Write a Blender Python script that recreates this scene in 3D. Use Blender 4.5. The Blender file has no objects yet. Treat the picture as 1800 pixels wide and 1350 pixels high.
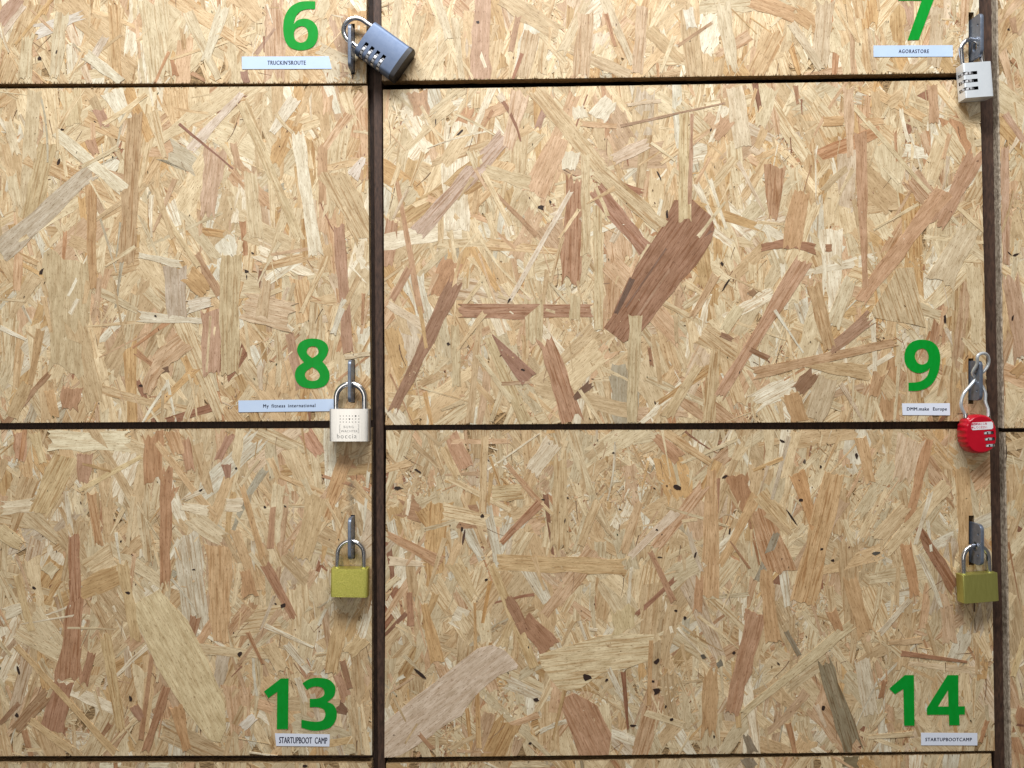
import bpy, bmesh, math, random
import numpy as np
from mathutils import Vector, Matrix

random.seed(7)
rng = random.Random(11)
S = bpy.context.scene
COL = S.collection

# ------------------------------------------------------------------ camera
D = 0.88            # metres from the lens to the door fronts
K = 0.0006          # metres per photograph pixel on the door fronts
cam_d = bpy.data.cameras.new("camera")
cam = bpy.data.objects.new("camera", cam_d); COL.objects.link(cam)
cam.location = (0, -D, 0)
cam.rotation_euler = (math.radians(90), 0, 0)
cam_d.sensor_width = 36.0
cam_d.lens = 36.0 * D / (1800 * K)
cam_d.clip_start = 0.01; cam_d.clip_end = 50
S.camera = cam

# ------------------------------------------------------------------ light
world = bpy.data.worlds.new("World"); S.world = world
world.use_nodes = True
bg = world.node_tree.nodes["Background"]
bg.inputs["Color"].default_value = (1.0, 0.945, 0.86, 1)
bg.inputs["Strength"].default_value = 0.13
S.view_settings.view_transform = 'Standard'
S.view_settings.look = 'None'
S.view_settings.gamma = 1.0
S.view_settings.exposure = 0.0
S.render.engine = 'CYCLES'

def area(name, loc, target, sx, sy, watts, col):
    l = bpy.data.lights.new(name, 'AREA'); l.shape = 'RECTANGLE'
    l.size = sx; l.size_y = sy; l.energy = watts; l.color = col
    o = bpy.data.objects.new(name, l); COL.objects.link(o)
    o.location = loc
    d = Vector(target) - Vector(loc)
    o.rotation_euler = d.to_track_quat('-Z', 'Y').to_euler()
    return o
area("ceiling_light", (-0.05, -0.78, 1.32), (0, 0, 0.0), 1.3, 0.30, 36.5, (0.945, 0.975, 1.0))
area("room_fill_panel", (-0.85, -3.0, 0.35), (-0.1, 0, 0), 1.4, 1.9, 18, (1.0, 0.945, 0.86))  # unseen soft panel added behind the camera for fill and padlock reflections

# ------------------------------------------------------------------ helpers
def W(px, py, y=0.0):
    f = K * (D + y) / D
    return Vector(((px - 900) * f, y, (675 - py) * f))

def lin(c):
    out = []
    for v in c[:3]:
        v = v / 255.0
        out.append(v / 12.92 if v <= 0.04045 else ((v + 0.055) / 1.055) ** 2.4)
    return out

def link(name, me, mat=None, parent=None, label=None, kind=None):
    o = bpy.data.objects.new(name, me); COL.objects.link(o)
    if mat is not None and hasattr(me, "materials") and not len(me.materials):
        me.materials.append(mat)
    if parent is not None:
        o.parent = parent
        o.matrix_parent_inverse = Matrix.Identity(4)
    if label: o["label"] = label
    if kind: o["kind"] = kind
    return o

def thing(name, loc, label, cat, group=None, rot=(0, 0, 0)):
    o = bpy.data.objects.new(name, None); COL.objects.link(o)
    o.location = loc; o.rotation_euler = rot
    o.empty_display_size = 0.02
    o["label"] = label; o["category"] = cat
    if group: o["group"] = group
    return o

def mesh_from_bm(name, bm, smooth=False):
    me = bpy.data.meshes.new(name)
    bmesh.ops.recalc_face_normals(bm, faces=bm.faces)
    bm.to_mesh(me); bm.free()
    if smooth:
        me.shade_smooth()
        try: me.set_sharp_from_angle(angle=math.radians(35))
        except Exception: pass
    return me

def evaluated(o):
    dg = bpy.context.evaluated_depsgraph_get()
    return bpy.data.meshes.new_from_object(o.evaluated_get(dg), depsgraph=dg)

# ------------------------------------------------------------------ materials
def new_mat(name):
    m = bpy.data.materials.new(name); m.use_nodes = True
    nt = m.node_tree; b = nt.nodes["Principled BSDF"]
    return m, nt, b
def N(nt, t, **kw):
    n = nt.nodes.new(t)
    for k, v in kw.items(): setattr(n, k, v)
    return n
def setin(n, **kw):
    for k, v in kw.items(): n.inputs[k.replace("_", " ")].default_value = v
def ramp(nt, a, b, ca=(0, 0, 0, 1), cb=(1, 1, 1, 1)):
    r = N(nt, "ShaderNodeValToRGB")
    r.color_ramp.elements[0].position = a; r.color_ramp.elements[0].color = ca
    r.color_ramp.elements[1].position = b; r.color_ramp.elements[1].color = cb
    return r
def mixc(nt, mode='MIX', fac=1.0):
    m = N(nt, "ShaderNodeMix", data_type='RGBA', blend_type=mode)
    m.inputs[0].default_value = fac
    return m      # A = inputs[6], B = inputs[7], out = outputs[2]

def wood_material():
    m, nt, b = new_mat("pressed wood strands")
    L = nt.links.new
    at = N(nt, "ShaderNodeAttribute", attribute_name="strand_col")
    uv = N(nt, "ShaderNodeUVMap", uv_map="uv")
    mp = N(nt, "ShaderNodeMapping"); mp.inputs["Scale"].default_value = (0.045, 1.0, 1.0)
    L(uv.outputs[0], mp.inputs[0])
    fine = N(nt, "ShaderNodeTexNoise", noise_dimensions='2D'); setin(fine, Scale=1.5, Detail=4.0, Roughness=0.65)
    L(mp.outputs[0], fine.inputs["Vector"])
    band = N(nt, "ShaderNodeTexNoise", noise_dimensions='2D'); setin(band, Scale=0.50, Detail=1.5, Roughness=0.5, Distortion=0.3)
    L(mp.outputs[0], band.inputs["Vector"])
    br = ramp(nt, 0.50, 0.66)
    L(band.outputs[0], br.inputs[0])
    fr = ramp(nt, 0.28, 0.75, (0.82, 0.79, 0.735, 1), (1.11, 1.12, 1.13, 1))
    L(fine.outputs[0], fr.inputs[0])
    m1 = mixc(nt, 'MULTIPLY', 1.0)
    L(at.outputs["Color"], m1.inputs[6]); L(fr.outputs[0], m1.inputs[7])
    # late-wood lines, as strong as the strand's own grain value
    mul = N(nt, "ShaderNodeMath", operation='MULTIPLY'); L(br.outputs[0], mul.inputs[0]); L(at.outputs["Alpha"], mul.inputs[1])
    m2 = mixc(nt, 'MULTIPLY'); L(mul.outputs[0], m2.inputs[0]); L(m1.outputs[2], m2.inputs[6])
    m2.inputs[7].default_value = (0.72, 0.60, 0.49, 1)
    # small dark resin ticks along the grain
    mp2 = N(nt, "ShaderNodeMapping"); mp2.inputs["Scale"].default_value = (0.22, 1.35, 1.0)
    L(uv.outputs[0], mp2.inputs[0])
    tick = N(nt, "ShaderNodeTexNoise", noise_dimensions='2D'); setin(tick, Scale=0.9, Detail=2.0, Roughness=0.6)
    L(mp2.outputs[0], tick.inputs["Vector"])
    tr = ramp(nt, 0.625, 0.69); L(tick.outputs[0], tr.inputs[0])
    m3 = mixc(nt, 'MULTIPLY'); L(m2.outputs[2], m3.inputs[6]); m3.inputs[7].default_value = (0.42, 0.31, 0.23, 1)
    tm = N(nt, "ShaderNodeMath", operation='MULTIPLY'); L(tr.outputs[0], tm.inputs[0]); tm.inputs[1].default_value = 0.72
    L(tm.outputs[0], m3.inputs[0])
    # broad blotches of the wood itself
    geo = N(nt, "ShaderNodeNewGeometry")
    bl = N(nt, "ShaderNodeTexNoise"); setin(bl, Scale=60.0, Detail=3.0, Roughness=0.6); L(geo.outputs["Position"], bl.inputs["Vector"])
    blr = ramp(nt, 0.3, 0.72, (0.90, 0.885, 0.86, 1), (1.07, 1.085, 1.11, 1)); L(bl.outputs[0], blr.inputs[0])
    m4 = mixc(nt, 'MULTIPLY', 1.0); L(m3.outputs[2], m4.inputs[6]); L(blr.outputs[0], m4.inputs[7])
    mp3 = N(nt, "ShaderNodeMapping"); mp3.inputs["Scale"].default_value = (0.05, 0.22, 1.0); L(uv.outputs[0], mp3.inputs[0])
    sl = N(nt, "ShaderNodeTexNoise", noise_dimensions='2D'); setin(sl, Scale=1.0, Detail=3.0, Roughness=0.6); L(mp3.outputs[0], sl.inputs["Vector"])
    slr = ramp(nt, 0.3, 0.7, (0.86, 0.825, 0.77, 1), (1.13, 1.155, 1.18, 1)); L(sl.outputs[0], slr.inputs[0])
    m5 = mixc(nt, 'MULTIPLY', 1.0); L(m4.outputs[2], m5.inputs[6]); L(slr.outputs[0], m5.inputs[7])
    last = m5
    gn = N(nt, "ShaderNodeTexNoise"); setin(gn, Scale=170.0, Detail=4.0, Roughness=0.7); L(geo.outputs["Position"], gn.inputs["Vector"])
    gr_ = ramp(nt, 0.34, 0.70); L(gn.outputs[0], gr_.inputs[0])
    for (px, py, rx, ry, amt) in ((617.5, 868, 11, 48, 1.25), (600, 1060, 55, 60, .30), (612, 800, 45, 40, .34), (1690, 1075, 60, 50, .34), (632, 110, 40, 36, .30), (1690, 640, 40, 70, .22), (1700, 800, 45, 40, .2), (735, 185, 52, 42, .42), (1690, 190, 50, 40, .25)):  # soft dark smudges: grime near the hasps, plus a padlock's cast shadow painted in
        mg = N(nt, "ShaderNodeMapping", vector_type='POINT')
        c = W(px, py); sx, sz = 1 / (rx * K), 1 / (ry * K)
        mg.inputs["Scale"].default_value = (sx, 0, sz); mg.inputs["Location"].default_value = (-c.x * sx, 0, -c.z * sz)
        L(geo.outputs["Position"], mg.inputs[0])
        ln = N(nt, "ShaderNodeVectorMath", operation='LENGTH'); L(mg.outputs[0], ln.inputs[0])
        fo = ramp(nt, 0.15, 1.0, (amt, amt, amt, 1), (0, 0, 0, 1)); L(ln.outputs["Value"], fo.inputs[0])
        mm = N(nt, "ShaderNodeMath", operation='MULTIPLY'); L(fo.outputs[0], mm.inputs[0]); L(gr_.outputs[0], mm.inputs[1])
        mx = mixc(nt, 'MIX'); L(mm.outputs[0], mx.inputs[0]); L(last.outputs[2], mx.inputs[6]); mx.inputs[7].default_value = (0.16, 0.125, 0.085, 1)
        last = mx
    L(last.outputs[2], b.inputs["Base Color"])
    rr = ramp(nt, 0.2, 0.8, (0.36, 0.36, 0.36, 1), (0.62, 0.62, 0.62, 1)); L(bl.outputs[0], rr.inputs[0])
    L(rr.outputs[0], b.inputs["Roughness"])
    b.inputs["Specular IOR Level"].default_value = 0.42
    bp = N(nt, "ShaderNodeBump"); bp.inputs["Strength"].default_value = 0.35; bp.inputs["Distance"].default_value = 0.0004
    L(fine.outputs[0], bp.inputs["Height"]); L(bp.outputs[0], b.inputs["Normal"])
    return m

def noise_mat(name, c1, c2, scale=(40, 40, 40), rough=0.7, detail=5.0, bump=0.3, bdist=0.0006, a=0.3, e=0.7, metallic=0.0, spec=0.4):
    m, nt, b = new_mat(name); L = nt.links.new
    tc = N(nt, "ShaderNodeTexCoord"); mp = N(nt, "ShaderNodeMapping"); mp.inputs["Scale"].default_value = scale
    L(tc.outputs["Object"], mp.inputs[0])
    n = N(nt, "ShaderNodeTexNoise"); setin(n, Scale=1.0, Detail=detail, Roughness=0.65); L(mp.outputs[0], n.inputs["Vector"])
    r = ramp(nt, a, e, (*c1, 1), (*c2, 1)); L(n.outputs[0], r.inputs[0]); L(r.outputs[0], b.inputs["Base Color"])
    b.inputs["Roughness"].default_value = rough; b.inputs["Metallic"].default_value = metallic
    b.inputs["Specular IOR Level"].default_value = spec
    if bump:
        bp = N(nt, "ShaderNodeBump"); bp.inputs["Strength"].default_value = bump; bp.inputs["Distance"].default_value = bdist
        L(n.outputs[0], bp.inputs["Height"]); L(bp.outputs[0], b.inputs["Normal"])
    return m

M_wood = wood_material()
M_edge = noise_mat("board edge", lin((96, 72, 46)), lin((188, 156, 112)), (260, 900, 900), 0.85, 4, 0.8, 0.0012, 0.32, 0.66)
M_edge_grey = noise_mat("grey primed edge", lin((112, 95, 78)), lin((196, 180, 158)), (420, 420, 220), 0.85, 5, 0.9, 0.0012, 0.34, 0.62)
M_frame = noise_mat("dark stained board", lin((44, 30, 23)), lin((92, 67, 53)), (420, 420, 110), 0.6, 6, 0.5, 0.0006, 0.30, 0.74)
M_frame_dark = noise_mat("darker stained board", lin((34, 23, 18)), lin((74, 54, 43)), (420, 420, 110), 0.65, 6, 0.5, 0.0006, 0.30, 0.74)
M_inside = noise_mat("dark cabinet inside", lin((22, 18, 17)), lin((44, 36, 32)), (60, 60, 60), 0.8, 3, 0.0)
M_fray = noise_mat("torn fibres", lin((70, 52, 30)), lin((150, 120, 80)), (300, 300, 300), 0.9, 3, 0.0)
M_green = noise_mat("green vinyl", (0.000, 0.27, 0.020), (0.001, 0.31, 0.03), (220, 220, 90), 0.45, 4, 0.35, 0.0005, spec=0.22)
M_label = noise_mat("white label paper", (0.76, 0.80, 0.93), (0.80, 0.84, 0.95), (50, 50, 50), 0.35, 3, 0.05, 0.0003)
M_label_b = noise_mat("bluish label paper", (0.52, 0.64, 0.85), (0.56, 0.68, 0.87), (50, 50, 50), 0.3, 3, 0.05, 0.0003)
M_ink = noise_mat("blue black ink", (0.008, 0.010, 0.035), (0.014, 0.017, 0.05), (90, 90, 90), 0.6, 2, 0.0)
M_ink_red = noise_mat("red ink", (0.55, 0.03, 0.08), (0.62, 0.05, 0.1), (90, 90, 90), 0.6, 2, 0.0)
M_engrave = noise_mat("grey engraving", (0.20, 0.19, 0.18), (0.27, 0.26, 0.25), (90, 90, 90), 0.6, 2, 0.0)
M_steel = noise_mat("polished steel", (0.62, 0.63, 0.66), (0.74, 0.75, 0.78), (300, 300, 300), 0.17, 3, 0.05, 0.0002, metallic=1.0)
M_zinc = noise_mat("zinc plated steel", (0.13, 0.155, 0.205), (0.225, 0.26, 0.33), (180, 180, 180), 0.38, 5, 0.15, 0.0003, metallic=0.5)
M_alu = noise_mat("brushed aluminium", (0.76, 0.75, 0.73), (0.87, 0.86, 0.84), (1500, 1500, 30), 0.36, 4, 0.10, 0.0002, metallic=1.0)
M_silver = noise_mat("satin silver", (0.78, 0.82, 0.86), (0.86, 0.89, 0.92), (120, 120, 120), 0.36, 4, 0.06, 0.0002, metallic=0.35)
M_brass_dull = noise_mat("dull lacquered brass", (0.46, 0.44, 0.12), (0.54, 0.52, 0.155), (500, 500, 90), 0.42, 5, 0.08, 0.0002, metallic=0.75)
M_brass_spark = noise_mat("sparkling brushed brass", (0.50, 0.50, 0.07), (0.86, 0.80, 0.25), (900, 900, 900), 0.33, 5, 0.6, 0.0004, 0.25, 0.8, metallic=0.8)
M_bluegrey = noise_mat("blue grey anodised metal", (0.12, 0.16, 0.25), (0.15, 0.19, 0.28), (200, 200, 200), 0.5, 4, 0.05, 0.0002, metallic=0.45)
M_black = noise_mat("black plastic", (0.018, 0.016, 0.017), (0.035, 0.032, 0.033), (150, 150, 150), 0.5, 3, 0.05, 0.0002)
M_red = noise_mat("glossy red plastic", (0.46, 0.003, 0.016), (0.53, 0.006, 0.022), (60, 60, 60), 0.28, 3, 0.03, 0.0002)
M_hole = noise_mat("dark recess", (0.012, 0.011, 0.012), (0.02, 0.018, 0.018), (60, 60, 60), 0.9, 2, 0.0)
M_cable = noise_mat("clear coated steel cable", (0.62, 0.66, 0.70), (0.80, 0.83, 0.86), (600, 600, 250), 0.22, 4, 0.3, 0.0004, metallic=0.45)
M_dial = noise_mat("dull silver dial", (0.50, 0.50, 0.52), (0.66, 0.66, 0.68), (900, 900, 900), 0.35, 3, 0.1, 0.0002, metallic=0.35)
M_white = noise_mat("white sticker", (0.80, 0.78, 0.80), (0.84, 0.83, 0.85), (60, 60, 60), 0.4, 2, 0.0)

# ------------------------------------------------------------------ cabinet behind the doors
def box_px(bm, quad, y0, y1):
    """a board: quad = 4 photo points (tl, tr, br, bl) as seen at its front face y0; runs back to y1"""
    f = [W(px, py, y0) for px, py in quad]
    vs = [bm.verts.new((p.x, y0, p.z)) for p in f] + [bm.verts.new((p.x, y1, p.z)) for p in f]
    for a in ((0, 1, 2, 3), (7, 6, 5, 4), (0, 4, 5, 1), (1, 5, 6, 2), (2, 6, 7, 3), (3, 7, 4, 0)):
        bm.faces.new([vs[i] for i in a])
def board(name, quad, y0, y1, mat, parent, **kw):
    bm = bmesh.new(); box_px(bm, quad, y0, y1)
    bmesh.ops.bevel(bm, geom=list(bm.edges), offset=0.0006, segments=1, affect='EDGES')
    return link(name, mesh_from_bm(name, bm), mat, parent, **kw)

cabinet = thing("cabinet_frame", (0, 0, 0), "dark brown stained locker cabinet whose posts and shelf edges show between the wood doors", "cabinet")
board("back_panel", [(-140, -140), (1960, -140), (1960, 1500), (-140, 1500)], 0.075, 0.09, M_inside, cabinet)
board("post", [(655, -70), (670.5, -70), (677.5, 1420), (664.5, 1420)], 0.005, 0.07, M_frame, cabinet)
board("post", [(645, -70), (657.5, -70), (666.5, 1420), (656, 1420)], 0.011, 0.07, M_frame_dark, cabinet)
board("post", [(1718, -70), (1743, -70), (1768, 1420), (1749, 1420)], 0.009, 0.07, M_frame, cabinet)
board("shelf_edge", [(-80, 138), (646, 138), (646, 168), (-80, 166)], 0.020, 0.07, M_frame_dark, cabinet)
board("shelf_edge", [(-80, 734), (652, 732), (652, 766), (-80, 766)], 0.0145, 0.07, M_frame, cabinet)
board("shelf_edge", [(-80, 1318), (657, 1318), (657, 1350), (-80, 1350)], 0.0145, 0.07, M_frame, cabinet)
board("shelf_edge", [(673, 734), (1738, 732), (1738, 770), (674, 772)], 0.0135, 0.07, M_frame, cabinet)
board("shelf_edge", [(674, 1320), (1750, 1306), (1750, 1338), (674, 1352)], 0.014, 0.07, M_frame_dark, cabinet)
board("shelf_edge", [(1760, 744), (1960, 744), (1960, 774), (1760, 774)], 0.016, 0.07, M_frame_dark, cabinet)
board("shelf_edge", [(673, 92), (1719, 78), (1719, 104), (673, 116)], 0.030, 0.07, M_inside, cabinet)

# ------------------------------------------------------------------ wood strands
T_ = 0.012   # door thickness
PAL = [((223, 201, 164), 40), ((233, 220, 195), 9), ((212, 183, 143), 26), ((210, 176, 141), 9),
       ((206, 170, 122), 5), ((189, 146, 110), 3.6), ((158, 114, 88), 1.2), ((194, 181, 156), 1.6), ((216, 194, 166), 3)]
PC = [lin(c) for c, _ in PAL]; PW = [w for _, w in PAL]; PWP = [w * (0.25 if i in (5, 6, 7) else 1) for i, w in enumerate(PW)]

class Strands:
    def __init__(s):
        s.v = []; s.f = []; s.col = []; s.uv = []
    def add(s, pts, uvs, h, tilt, col, depth=0.0009):
        """pts: outline in metres (x,z); a sheet at height h (towards the camera) plus a skirt down into the board"""
        n = len(pts)
        if n < 3: return
        cx = sum(p[0] for p in pts) / n; cz = sum(p[1] for p in pts) / n
        b = len(s.v)
        top = []
        for x, z in pts:
            hh = h + tilt[0] * (x - cx) + tilt[1] * (z - cz)
            top.append((x, -hh, z))
        s.v += top
        s.v += [(x, -y * 0 + min(0.0004, -(-y) + depth), z) for x, y, z in top]
        s.f.append(tuple(range(b, b + n))); s.col.append(col); s.uv += uvs
        for i in range(n):
            j = (i + 1) % n
            s.f.append((b + j, b + i, b + n + i, b + n + j)); s.col.append(col)
            s.uv += [uvs[j], uvs[i], (uvs[i][0], uvs[i][1] + 0.4), (uvs[j][0], uvs[j][1] + 0.4)]
    def mesh(s, name):
        me = bpy.data.meshes.new(name)
        me.from_pydata(s.v, [], s.f)
        a = me.attributes.new("strand_col", 'FLOAT_COLOR', 'FACE')
        a.data.foreach_set("color", np.array(s.col, dtype=np.float32).ravel())
        u = me.uv_layers.new(name="uv")
        u.data.foreach_set("uv", np.array(s.uv, dtype=np.float32).ravel())
        me.materials.append(M_wood)
        return me

def clip_half(poly, a, b, c):
    """keep a*x+b*y+c >= 0; poly of (x, y, u, v)"""
    out = []
    n = len(poly)
    for i in range(n):
        p = poly[i]; q = poly[(i + 1) % n]
        dp = a * p[0] + b * p[1] + c; dq = a * q[0] + b * q[1] + c
        if dp >= 0: out.append(p)
        if (dp >= 0) != (dq >= 0):
            t = dp / (dp - dq)
            out.append(tuple(p[k] + t * (q[k] - p[k]) for k in range(4)))
    return out
def clip_quad(poly, quad):
    n = len(quad)
    for i in range(n):
        x0, y0 = quad[i]; x1, y1 = quad[(i + 1) % n]
        # clockwise on screen (y down): inside is to the right
        a = -(y1 - y0); b = (x1 - x0); c = -(a * x0 + b * y0)
        poly = clip_half(poly, a, b, c)
        if len(poly) < 3: return []
    return poly
def area_of(poly):
    s = 0
    for i in range(len(poly)):
        p = poly[i]; q = poly[(i + 1) % len(poly)]
        s += p[0] * q[1] - q[0] * p[1]
    return abs(s) / 2

def strand_poly(x0, y0, x1, y1, w0, w1, r, curve=0.0, rag=None):
    """outline in photo pixels with along/across coordinates in mm"""
    dx, dy = x1 - x0, y1 - y0
    L = math.hypot(dx, dy) or 1.0
    ux, uy = dx / L, dy / L; vx, vy = -uy, ux
    w = (w0 + w1) / 2
    ns = 2 if L < 30 else (4 if L < 120 else 7)
    if curve: ns = 10
    if rag is None: rag = min(L * 0.16, w * (0.12 + 0.8 * r.random() ** 2) + 1.2)
    slant = r.uniform(-0.5, 0.5) * w if r.random() < 0.6 else 0
    ou, ov = r.uniform(-900, 900), r.uniform(-900, 900)
    out = []
    wob = 0.10 * w if w > 5 else 0.15 * w
    def P(u, v):
        t = u / L
        cv = curve * (1 - (2 * t - 1) ** 2)
        vv = v + cv
        return (x0 + ux * u + vx * vv, y0 + uy * u + vy * vv, u * 0.6 + ou, v * 0.6 + ov)
    for i in range(ns + 1):
        t = i / ns; ww = w0 + (w1 - w0) * t
        out.append(P(t * L, -ww / 2 + r.uniform(-wob, wob)))
    nt_ = 0 if w < 4 else (2 if w < 11 else (4 if w < 20 else 6))
    for i in range(1, nt_ + 1):
        q = i / (nt_ + 1)
        out.append(P(L + (q - 0.5) * slant - r.random() * rag, (q - 0.5) * w1))
    for i in range(ns, -1, -1):
        t = i / ns; ww = w0 + (w1 - w0) * t
        out.append(P(t * L, ww / 2 + r.uniform(-wob, wob)))
    for i in range(nt_, 0, -1):
        q = i / (nt_ + 1)
        out.append(P((q - 0.5) * slant + r.random() * rag, (q - 0.5) * w0))
    return out

def outline_poly(pts, ang, r):
    ou, ov = r.uniform(-900, 900), r.uniform(-900, 900)
    c, s = math.cos(ang), math.sin(ang)
    out = []
    n = len(pts)
    for i, (x, y) in enumerate(pts):
        xn, yn = pts[(i + 1) % n]
        for t in (0.0, 0.5):
            X = x + (xn - x) * t + (r.uniform(-1, 1) if t else 0); Y = y + (yn - y) * t + (r.uniform(-1, 1) if t else 0)
            out.append((X, Y, (X * c + Y * s) * 0.6 + ou, (-X * s + Y * c) * 0.6 + ov))
    return out

def cut_slot(poly, slot):
    """pieces of poly outside the slot rectangle (x0, y0, x1, y1)"""
    x0, y0, x1, y1 = slot
    if max(p[0] for p in poly) < x0 or min(p[0] for p in poly) > x1 or max(p[1] for p in poly) < y0 or min(p[1] for p in poly) > y1:
        return [poly]
    res = []
    res.append(clip_half(poly, -1, 0, x0)); res.append(clip_half(poly, 1, 0, -x1))
    mid = clip_half(clip_half(poly, 1, 0, -x0), -1, 0, x1)
    if len(mid) >= 3:
        res.append(clip_half(mid, 0, -1, y0)); res.append(clip_half(mid, 0, 1, -y1))
    return [p for p in res if len(p) >= 3]

def tri_fan_ok(poly):
    return area_of(poly) > 0.8

def build_door(label, quad, traced, slot=None, specks=(), gain=1.0, fines=None, density=1.0, n_parts=260, seed=1, edge_mat=None, fray=False, warm=1.0, expose=1.0, ang_mu=90, ang_sd=27, flats=()):
    r = random.Random(seed)
    cx = sum(p[0] for p in quad) / 4; cy = sum(p[1] for p in quad) / 4
    o = W(cx, cy)
    door = thing("locker", (0, 0, 0), label, "locker", "wood strand board lockers")
    # ---- board (with a real slot cut through it)
    bm = bmesh.new()
    F = [W(*p) for p in quad]
    nseg = 60
    def edge_pts(a, b, jit):
        res = []
        for i in range(nseg):
            t = i / nseg
            p = a.lerp(b, t)
            if i: p = p + Vector((r.uniform(-1, 1) * jit, 0, r.uniform(-1, 1) * jit))
            res.append(p)
        return res
    ring = []
    for i in range(4): ring += edge_pts(F[i], F[(i + 1) % 4], 0.00025)
    fv = [bm.verts.new((p.x, 0.0002, p.z)) for p in ring]
    bv = [bm.verts.new((p.x + r.uniform(-1, 1) * 0.0002, T_, p.z + r.uniform(-1, 1) * 0.0002)) for p in ring]
    n = len(ring)
    for i in range(n):
        j = (i + 1) % n
        bm.faces.new((fv[i], bv[i], bv[j], fv[j]))
    if slot:
        sx0, sy0, sx1, sy1 = slot
        q = [W(sx0, sy0), W(sx1, sy0), W(sx1, sy1), W(sx0, sy1)]
        for vs, y in ((fv, 0.0002), (bv, T_)):
            hv = [bm.verts.new((p.x, y, p.z)) for p in q]
            for i in range(4):
                seg = [vs[(i * nseg + k) % n] for k in range(nseg + 1)]
                # fan: split the side's strip between the slot's two corners
                h = nseg // 2
                bm.faces.new([hv[i]] + [s_ for s_ in reversed(seg[:h + 1])]) if False else None
                bm.faces.new(seg + [hv[(i + 1) % 4], hv[i]])
            if y == T_: hb = hv
            else: hf = hv
        for i in range(4):
            j = (i + 1) % 4
            bm.faces.new((hf[j], hb[j], hb[i], hf[i]))
    else:
        bm.faces.new(fv); bm.faces.new(list(reversed(bv)))
    me = mesh_from_bm("board", bm)
    link("board", me, M_edge, door)
    if edge_mat is not None:      # sealed edge on the side turned to the camera
        bm = bmesh.new()
        a, b = F[3], F[0]
        prev = None
        for i in range(90):
            t = i / 89
            p = a.lerp(b, t)
            jx = r.uniform(-1, 1) * 0.00035
            v = [bm.verts.new((p.x - 0.0006 + jx * 0.5, 0.0108, p.z)), bm.verts.new((p.x - 0.0007 + jx * 0.6, 0.0002, p.z)), bm.verts.new((p.x + 0.0003 + jx * 2 * r.random(), -0.0012, p.z))]
            if prev:
                bm.faces.new((prev[0], prev[1], v[1], v[0])); bm.faces.new((prev[1], prev[2], v[2], v[1]))
            prev = v
        link("sealed_edge", mesh_from_bm("sealed_edge", bm), edge_mat, door, label="grey primed edge of the board")
    # ---- random strands
    x0 = max(-40, min(p[0] for p in quad)); x1 = min(1840, max(p[0] for p in quad))
    y0 = max(-40, min(p[1] for p in quad)); y1 = min(1390, max(p[1] for p in quad))
    A = (x1 - x0) * (y1 - y0)
    items = []   # (poly, h, tilt, col)
    def push(poly, h, tilt, col, big=True):
        poly = clip_quad(poly, quad)
        if len(poly) < 3: return
        for (fx0, fy0, fx1, fy1) in flats:      # pressed flat where a sticker is stuck on
            if max(p[0] for p in poly) > fx0 and min(p[0] for p in poly) < fx1 and max(p[1] for p in poly) > fy0 and min(p[1] for p in poly) < fy1:
                h *= 0.45; tilt = (tilt[0] * 0.06, tilt[1] * 0.06); break
        ps = cut_slot(poly, slot) if slot else [poly]
        for p in ps:
            if area_of(p) > 0.8: items.append((p, h, tilt, col, area_of(p)))
    def pick(pale=False):
        c = r.choices(PC, PWP if pale else PW)[0]
        k = r.uniform(0.86, 1.11)
        g = r.uniform(0.96, 1.03)
        return (min(.9, c[0] * k * g), min(.9, c[1] * k), min(.9, c[2] * k / g * warm), r.choice((0.15, 0.3, 0.5, 0.7, 0.9, 1.0)))
    def ang():
        a = r.gauss(ang_mu, ang_sd) if r.random() < 0.74 else r.uniform(0, 180)
        return math.radians(a)
    def rnd(Lr, wr, hr, tl, n, pale=False):
        for _ in range(n):
            L = Lr[0] * (Lr[1] / Lr[0]) ** r.random(); w = wr[0] * (wr[1] / wr[0]) ** r.random()
            x = r.uniform(x0, x1); y = r.uniform(y0, y1); a = ang()
            dx, dy = math.cos(a) * L / 2, math.sin(a) * L / 2
            c = r.uniform(-0.05, 0.05) * L if r.random() < 0.25 else 0
            k = r.uniform(0.25, 1.0)
            p = strand_poly(x - dx, y - dy, x + dx, y + dy, w, w * k, r, c)
            h = r.uniform(*hr) * 0.0014
            push(p, h, (r.uniform(-tl, tl), r.uniform(-tl, tl)), pick(pale and w > 9))
    rnd((70, 230), (15, 52), (0.05, 0.47), 0.0028, int(A / 560 * density), True)
    rnd((40, 150), (5, 15), (0.10, 0.49), 0.005, int(A / 1000 * density))
    rnd((25, 130), (1.6, 4.5), (0.20, 0.52), 0.006, int(A / 2400 * density))
    rnd((40, 120), (4, 11), (0.50, 0.66), 0.005, int(A / 9000 * density), True)
    # fines: clusters of small chips
    ncl = int(A / 16000 * density)
    spots = [(r.uniform(x0, x1), r.uniform(y0, y1), r.uniform(18, 60), 1.0) for _ in range(ncl)]
    if fines:
        for (fx, fy, fr_, k) in fines: spots.append((fx, fy, fr_, k))
    for (sx, sy, sr, k) in spots:
        for _ in range(int(sr * sr * 0.016 * k)):
            q = abs(r.gauss(0, 0.55)) * sr; t = r.uniform(0, 6.283)
            x = sx + q * math.cos(t); y = sy + q * math.sin(t)
            L = r.uniform(5, 24); w = r.uniform(1.5, 5.5); a = ang() + r.gauss(0, 0.5)
            dx, dy = math.cos(a) * L / 2, math.sin(a) * L / 2
            p = strand_poly(x - dx, y - dy, x + dx, y + dy, w, w * r.uniform(0.3, 1), r, 0)
            push(p, r.uniform(0.28, 0.47) * 0.0013, (r.uniform(-0.03, 0.03), r.uniform(-0.03, 0.03)), pick())
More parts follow.
